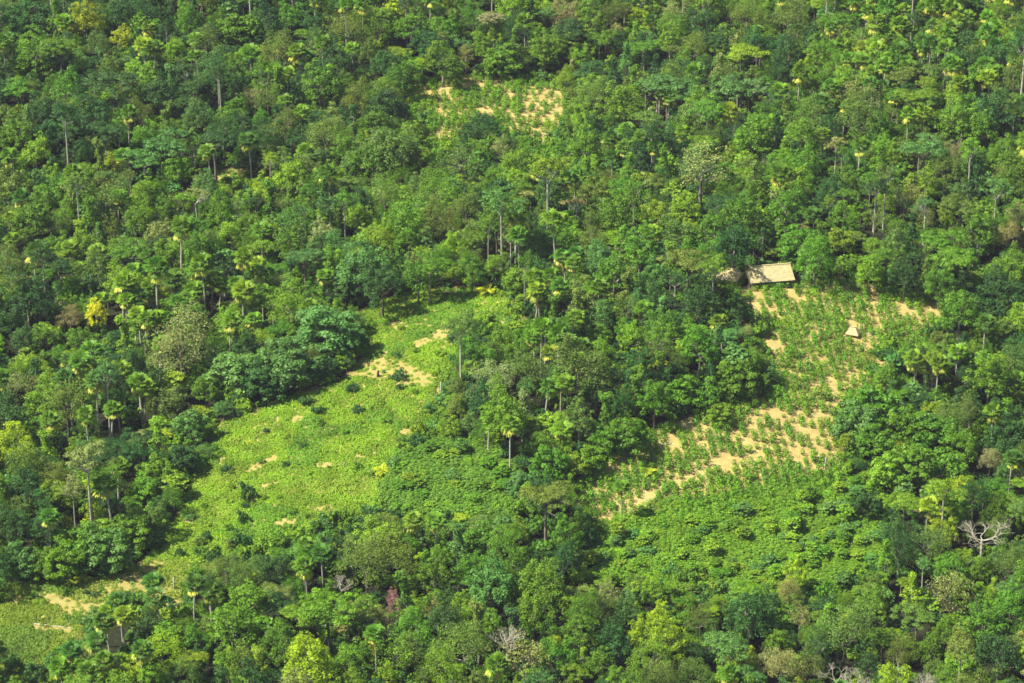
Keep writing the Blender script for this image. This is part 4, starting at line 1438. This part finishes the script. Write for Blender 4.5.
def prism(mb, A, B, th):
    """sheet A (4 corners) with thickness th downwards/inwards along its normal"""
    A = np.array(A, float)
    n = unit(np.cross(A[1] - A[0], A[3] - A[0]))
    Bq = A - n * th
    Vv = np.concatenate([A, Bq])
    mb.grid_faces(Vv, [(0, 1, 2, 3), (7, 6, 5, 4), (0, 4, 5, 1), (1, 5, 6, 2), (2, 6, 7, 3), (3, 7, 4, 0)])


def box(mb, x0, x1, y0, y1, z0, z1):
    V = [(x0, y0, z0), (x1, y0, z0), (x1, y1, z0), (x0, y1, z0), (x0, y0, z1), (x1, y0, z1), (x1, y1, z1), (x0, y1, z1)]
    mb.grid_faces(V, [(3, 2, 1, 0), (4, 5, 6, 7), (0, 1, 5, 4), (1, 2, 6, 5), (2, 3, 7, 6), (3, 0, 4, 7)])


def thatch_roof(g, LX, WY, ze, zr, ridge_in, name, parent, layers=9):
    """overlapping, ragged courses of thatch on four slopes"""
    mb = MB()
    for side in range(4):
        nn = 40 if side < 2 else 16
        for k in range(layers):
            t0, t1 = k / layers, (k + 1.35) / layers
            t1 = min(t1, 1.0)
            for j in range(nn):
                u0, u1 = j / nn, (j + 1.04) / nn
                jit = g.normal(0, .018, 2)
                lift = .05 + g.uniform(0, .04)

                def pt(u, t, dz):
                    if side < 2:
                        sg = -1 if side == 0 else 1
                        hx0 = LX / 2 - ridge_in * t
                        return [(-hx0 + 2 * hx0 * u) * (1 if side == 0 else -1), sg * WY / 2 * (1 - t), ze + (zr - ze) * t + dz]
                    sg = -1 if side == 2 else 1
                    hy = WY / 2 * (1 - t)
                    return [sg * (LX / 2 - ridge_in * t), (hy - 2 * hy * u) * (1 if side == 2 else -1), ze + (zr - ze) * t + dz]
                a, b = max(0, t0 + jit[0] - .03), max(0, t0 + jit[1] - .03)
                q = np.array([[pt(u0, a, lift), pt(min(1, u1), b, lift), pt(min(1, u1), t1, .01), pt(u0, t1, .01)]])
                mb.quads(q, .5)
    # underside
    A = [(-LX / 2, -WY / 2, ze - .02), (LX / 2, -WY / 2, ze - .02), (LX / 2 - ridge_in, 0, zr - .1), (-LX / 2 + ridge_in, 0, zr - .1)]
    B = [(LX / 2, WY / 2, ze - .02), (-LX / 2, WY / 2, ze - .02), (-LX / 2 + ridge_in, 0, zr - .1), (LX / 2 - ridge_in, 0, zr - .1)]
    C = [(-LX / 2, WY / 2, ze - .02), (-LX / 2, -WY / 2, ze - .02), (-LX / 2 + ridge_in, -.01, zr - .1), (-LX / 2 + ridge_in, .01, zr - .1)]
    D = [(LX / 2, -WY / 2, ze - .02), (LX / 2, WY / 2, ze - .02), (LX / 2 - ridge_in, .01, zr - .1), (LX / 2 - ridge_in, -.01, zr - .1)]
    for q in (A, B, C, D):
        mb.quads(np.array([q], float), .5)
    rf = part(name, mb.mesh(name + "_mesh", [M_THATCH]), parent)
    rb = MB()
    k = 24
    xs_ = np.linspace(-LX / 2 + ridge_in - .15, LX / 2 - ridge_in + .15, k)
    rb.tube([[x, g.normal(0, .02), zr + .04 + g.normal(0, .03)] for x in xs_], [.19 + g.normal(0, .02) for _ in xs_], 7)
    rr = part("ridge_cap", rb.mesh("ridge_cap_mesh", [M_THATCH]), rf)
    return rf


def house(name, label, px, py, LX, WY, ze, zr, yaw, cat, wall=True, seed=1):
    g = np.random.default_rng(seed)
    x, y = at(px, py, 0)
    e = thing(name, label, cat, (x, y, float(height(x, y))), yaw)
    thatch_roof(g, LX, WY, ze, zr, LX * .05, "roof", e)
    ix, iy = LX / 2 - .7, WY / 2 - .6
    nposts = max(3, int(LX / 2.2))
    for k in range(nposts):
        for sg in (-1, 1):
            xx_ = -ix + 2 * ix * k / (nposts - 1)
            mb = MB()
            mb.tube([[xx_, sg * iy, -.6], [xx_ + g.normal(0, .03), sg * iy, ze * .5], [xx_, sg * iy, ze + .3]], [.09, .08, .075], 7)
            part("post", mb.mesh("post_mesh", [M_WOOD]), e)
    for sg in (-1, 1):
        mb = MB()
        mb.tube([[-ix - .3, sg * iy, ze + .12], [0, sg * iy, ze + .1], [ix + .3, sg * iy, ze + .12]], [.07, .07, .07], 6)
        part("beam", mb.mesh("beam_mesh", [M_WOOD]), e)
    if wall:
        mb = MB()
        n = int(2 * ix / .14)
        for k in range(n):
            a = -ix + .1 + k * .14
            if abs(a - ix * .35) < .45:
                continue
            box(mb, a, a + .12, iy - .1, iy - .05, .25, ze - .05 - g.uniform(0, .08))
        part("wall", mb.mesh("wall_mesh", [M_WOOD]), e)
        mb = MB()
        box(mb, -ix, ix, -iy + .15, iy - .15, -.3, .28)
        part("floor_platform", mb.mesh("platform_mesh", [M_WOOD]), e)
    return e


house("thatched_house", "long tan thatched house with open front facing the cultivated field", 769.5, 283, 12.2, 7.4, 2.1, 5.4, .17, "house", seed=3)
house("thatched_hut", "smaller thatched hut half hidden by trees beside the long house", 729, 283, 6.0, 5.0, 2.0, 4.3, -.4, "hut", seed=4)
# little shelter: thatch over a tent-like pole frame
x, y = at(853, 335, 0)
e = thing("thatched_shelter", "tiny pale thatched shelter standing alone in the middle of the field", "shelter", (x, y, float(height(x, y))), -.35)
thatch_roof(np.random.default_rng(9), 3.6, 3.3, .7, 2.4, 1.3, "roof", e, layers=6)
for a, b in ((-1.2, -1), (1.2, -1), (-1.2, 1), (1.2, 1)):
    mb = MB()
    mb.tube([[a, b, -.4], [a, b, .4], [a * .96, b * .96, 1.0]], [.06, .055, .05], 6)
    part("post", mb.mesh("shelter_post_mesh", [M_WOOD]), e)


def log(name, label, p0, p1, r, mat, cat, nm="log"):
    (x0, y0), (x1, y1) = at(*p0), at(*p1)
    z0, z1 = float(height(x0, y0)), float(height(x1, y1))
    mb = MB()
    n = 7
    L_ = math.hypot(x1 - x0, y1 - y0)
    g = np.random.default_rng(int(p0[0]))
    mb.tube([[L_ * t, g.normal(0, .04) * L_ * .1, r + (z1 - z0) * t] for t in np.linspace(0, 1, n)], np.linspace(r, r * .6, n), 8)
    for k in range(3):
        t = .35 + .2 * k
        mb.tube([[L_ * t, 0, r + (z1 - z0) * t], [L_ * t + .5, .5 * (-1) ** k, r + .5 + (z1 - z0) * t], [L_ * t + .9, .8 * (-1) ** k, r + .8 + (z1 - z0) * t]], [r * .45, r * .3, r * .15], 5)
    o = part(name, mb.mesh(name + "_mesh", [mat]), None)
    o.location = (x0, y0, z0)
    o.rotation_euler = (0, 0, math.atan2(y1 - y0, x1 - x0))
    o['label'] = label
    o['category'] = cat
    o['group'] = 'felled trunks and poles in the clearings'
    return o


log("log", "long pale felled log across the low weedy clearing", (34, 624), (75, 629), .12, M_PALE, "log")
log("log", "thin pole lying on the earth beside the little thatched shelter", (861, 334), (877, 335), .09, M_PALE, "log")
log("log", "short pale log at the thicket top in the cultivated field", (795, 471), (802, 474), .28, M_PALE, "log")
log("log", "pale fallen branch lying against the olive spreading tree by the field tip", (543, 511), (560, 519), .2, M_PALE, "log")
log("log", "pale plank-like log in the forest-side bare patch of the field", (661, 446), (671, 444), .2, M_PALE, "log")
log("log", "weathered log lying just above the blue tarpaulin", (819, 306), (829, 306), .16, M_PALE, "log")


def stump(label, px, py, h, r, mat, name="tree_stump", cat="stump"):
    x, y = at(px, py, 0)
    g = np.random.default_rng(int(px * 3 + py))
    mb = MB()
    n = 9
    mb.tube([[0, 0, -.3], [g.normal(0, .03), 0, h * .5], [g.normal(0, .06), 0, h], [g.normal(0, .06), 0, h + r * .25]], [r * 1.35, r, r * .85, r * .08], n)
    mb.tube([[0, 0, h * .72], [r * 1.6, r * .4, h * .85], [r * 2.4, r * .6, h * .98]], [r * .4, r * .3, r * .1], 5)
    o = part(name, mb.mesh(name + "_mesh", [mat]), None)
    o.location = (x, y, float(height(x, y)))
    o['label'] = label
    o['category'] = cat
    o['group'] = 'standing dead stumps in the clearings'
    return o


stump("short charred stump on the bare earth strip of the grassy clearing", 378, 377, 1.8, .3, M_CHAR)
stump("thin pale snag at the thicket's top among crop shrubs", 825, 470, 3.6, .14, M_PALE)
stump("pale broken trunk standing at the grassy clearing's wooded margin", 441, 398, 4.6, .2, M_PALE)
stump("thin bleached snag among yellow palm plant stems", 345, 574, 5.2, .16, M_PALE)
stump("short tan snag beside the bare patch in the grassy clearing", 344, 468, 1.6, .14, M_PALE)
stump("slanting pale snag on the bare slope beside dark palms", 174, 590, 3.2, .16, M_PALE)

# tarpaulin and heap of dry thatch
x, y = at(821, 309, 0)
mb = MB()
n = 9
U, V_ = np.meshgrid(np.linspace(-.75, .75, n), np.linspace(-.6, .6, n))
Zt = .35 + .18 * np.sin(U * 3 + 1) * np.cos(V_ * 4) - .25 * (U ** 2 + V_ ** 2)
Vt = np.stack([U, V_, Zt], -1).reshape(-1, 3)
it = np.arange(n * n).reshape(n, n)
Ft = np.stack([it[:-1, :-1], it[:-1, 1:], it[1:, 1:], it[1:, :-1]], -1).reshape(-1, 4)
Vb = Vt - [0, 0, .05]
mb.grid_faces(np.concatenate([Vt, Vb]), np.concatenate([Ft, Ft[:, ::-1] + n * n]))
o = part("tarpaulin", mb.mesh("tarpaulin_mesh", [M_TARP]), None)
o.location = (x, y, float(height(x, y)) + .05)
o['label'] = "small crumpled pale blue tarpaulin among crop shrubs above the shelter"
o['category'] = "tarpaulin"
x, y = at(783, 338, 0)
g = np.random.default_rng(5)
mb = MB()
lobe_leaves(mb, np.array([0, 0, .35]), 1.1, 420, .5, .8, .55, zmin=0, g=g, wid=.18)
o = part("thatch_heap", mb.mesh("thatch_heap_mesh", [M_THATCH]), None)
o.location = (x, y, float(height(x, y)))
o['label'] = "low heap of dry tan thatch on the bare yard below the long house"
o['category'] = "heap"

# ------------------------------------------------------------------ air
mb = MB()
box(mb, -4050, 4050, -3050, 5050, -12.5, CAMZ + 2)
m, nt, out = new_mat("haze")
pv = N(nt, "ShaderNodeVolumePrincipled")
pv.inputs["Color"].default_value = (.80, .78, 1.0, 1)
pv.inputs["Density"].default_value = 0.000032
pv.inputs["Anisotropy"].default_value = 0.0
nt.links.new(pv.outputs[0], out.inputs["Volume"])
hz = part("haze", mb.mesh("haze_mesh", [m]), None)
hz['kind'] = 'stuff'
hz['label'] = "thin bluish air over the whole valley"

# ------------------------------------------------------------------ light
SUN_EL, SUN_AZ = R_(54), math.atan2(-0.96, -0.22)    # direction to the sun: from the side, a little behind the camera
sd = np.array([math.sin(SUN_AZ) * math.cos(SUN_EL), math.cos(SUN_AZ) * math.cos(SUN_EL), math.sin(SUN_EL)])
sl = bpy.data.lights.new("sun", 'SUN')
sl.energy = 5.0
sl.angle = R_(.5)
sl.color = (1.0, .95, .83)
so = bpy.data.objects.new("sun", sl)
COL.objects.link(so)
so.rotation_euler = Vector(sd).to_track_quat('Z', 'Y').to_euler()
so.location = (0, 700, 500)
wd = bpy.data.worlds.new("World")
scene.world = wd
wd.use_nodes = True
nt = wd.node_tree
bg = nt.nodes["Background"]
sky = nt.nodes.new("ShaderNodeTexSky")
sky.sky_type = 'NISHITA'
sky.sun_disc = False
sky.sun_elevation = SUN_EL
sky.sun_rotation = SUN_AZ
nt.links.new(sky.outputs[0], bg.inputs[0])
bg.inputs[1].default_value = 0.068

vs = scene.view_settings
vs.view_transform = 'Standard'
vs.look = 'None'
vs.gamma = 1
vs.exposure = 1.0
vs.use_curve_mapping = False
cy = scene.cycles
cy.max_bounces = 5
cy.diffuse_bounces = 3
cy.glossy_bounces = 1
cy.transmission_bounces = 2
cy.volume_bounces = 0
cy.transparent_max_bounces = 4
cy.use_denoising = True
cy.denoiser = 'OPENIMAGEDENOISE'
cy.denoising_prefilter = 'ACCURATE'
cy.pixel_filter_type = 'BLACKMAN_HARRIS'
cy.filter_width = 1.6
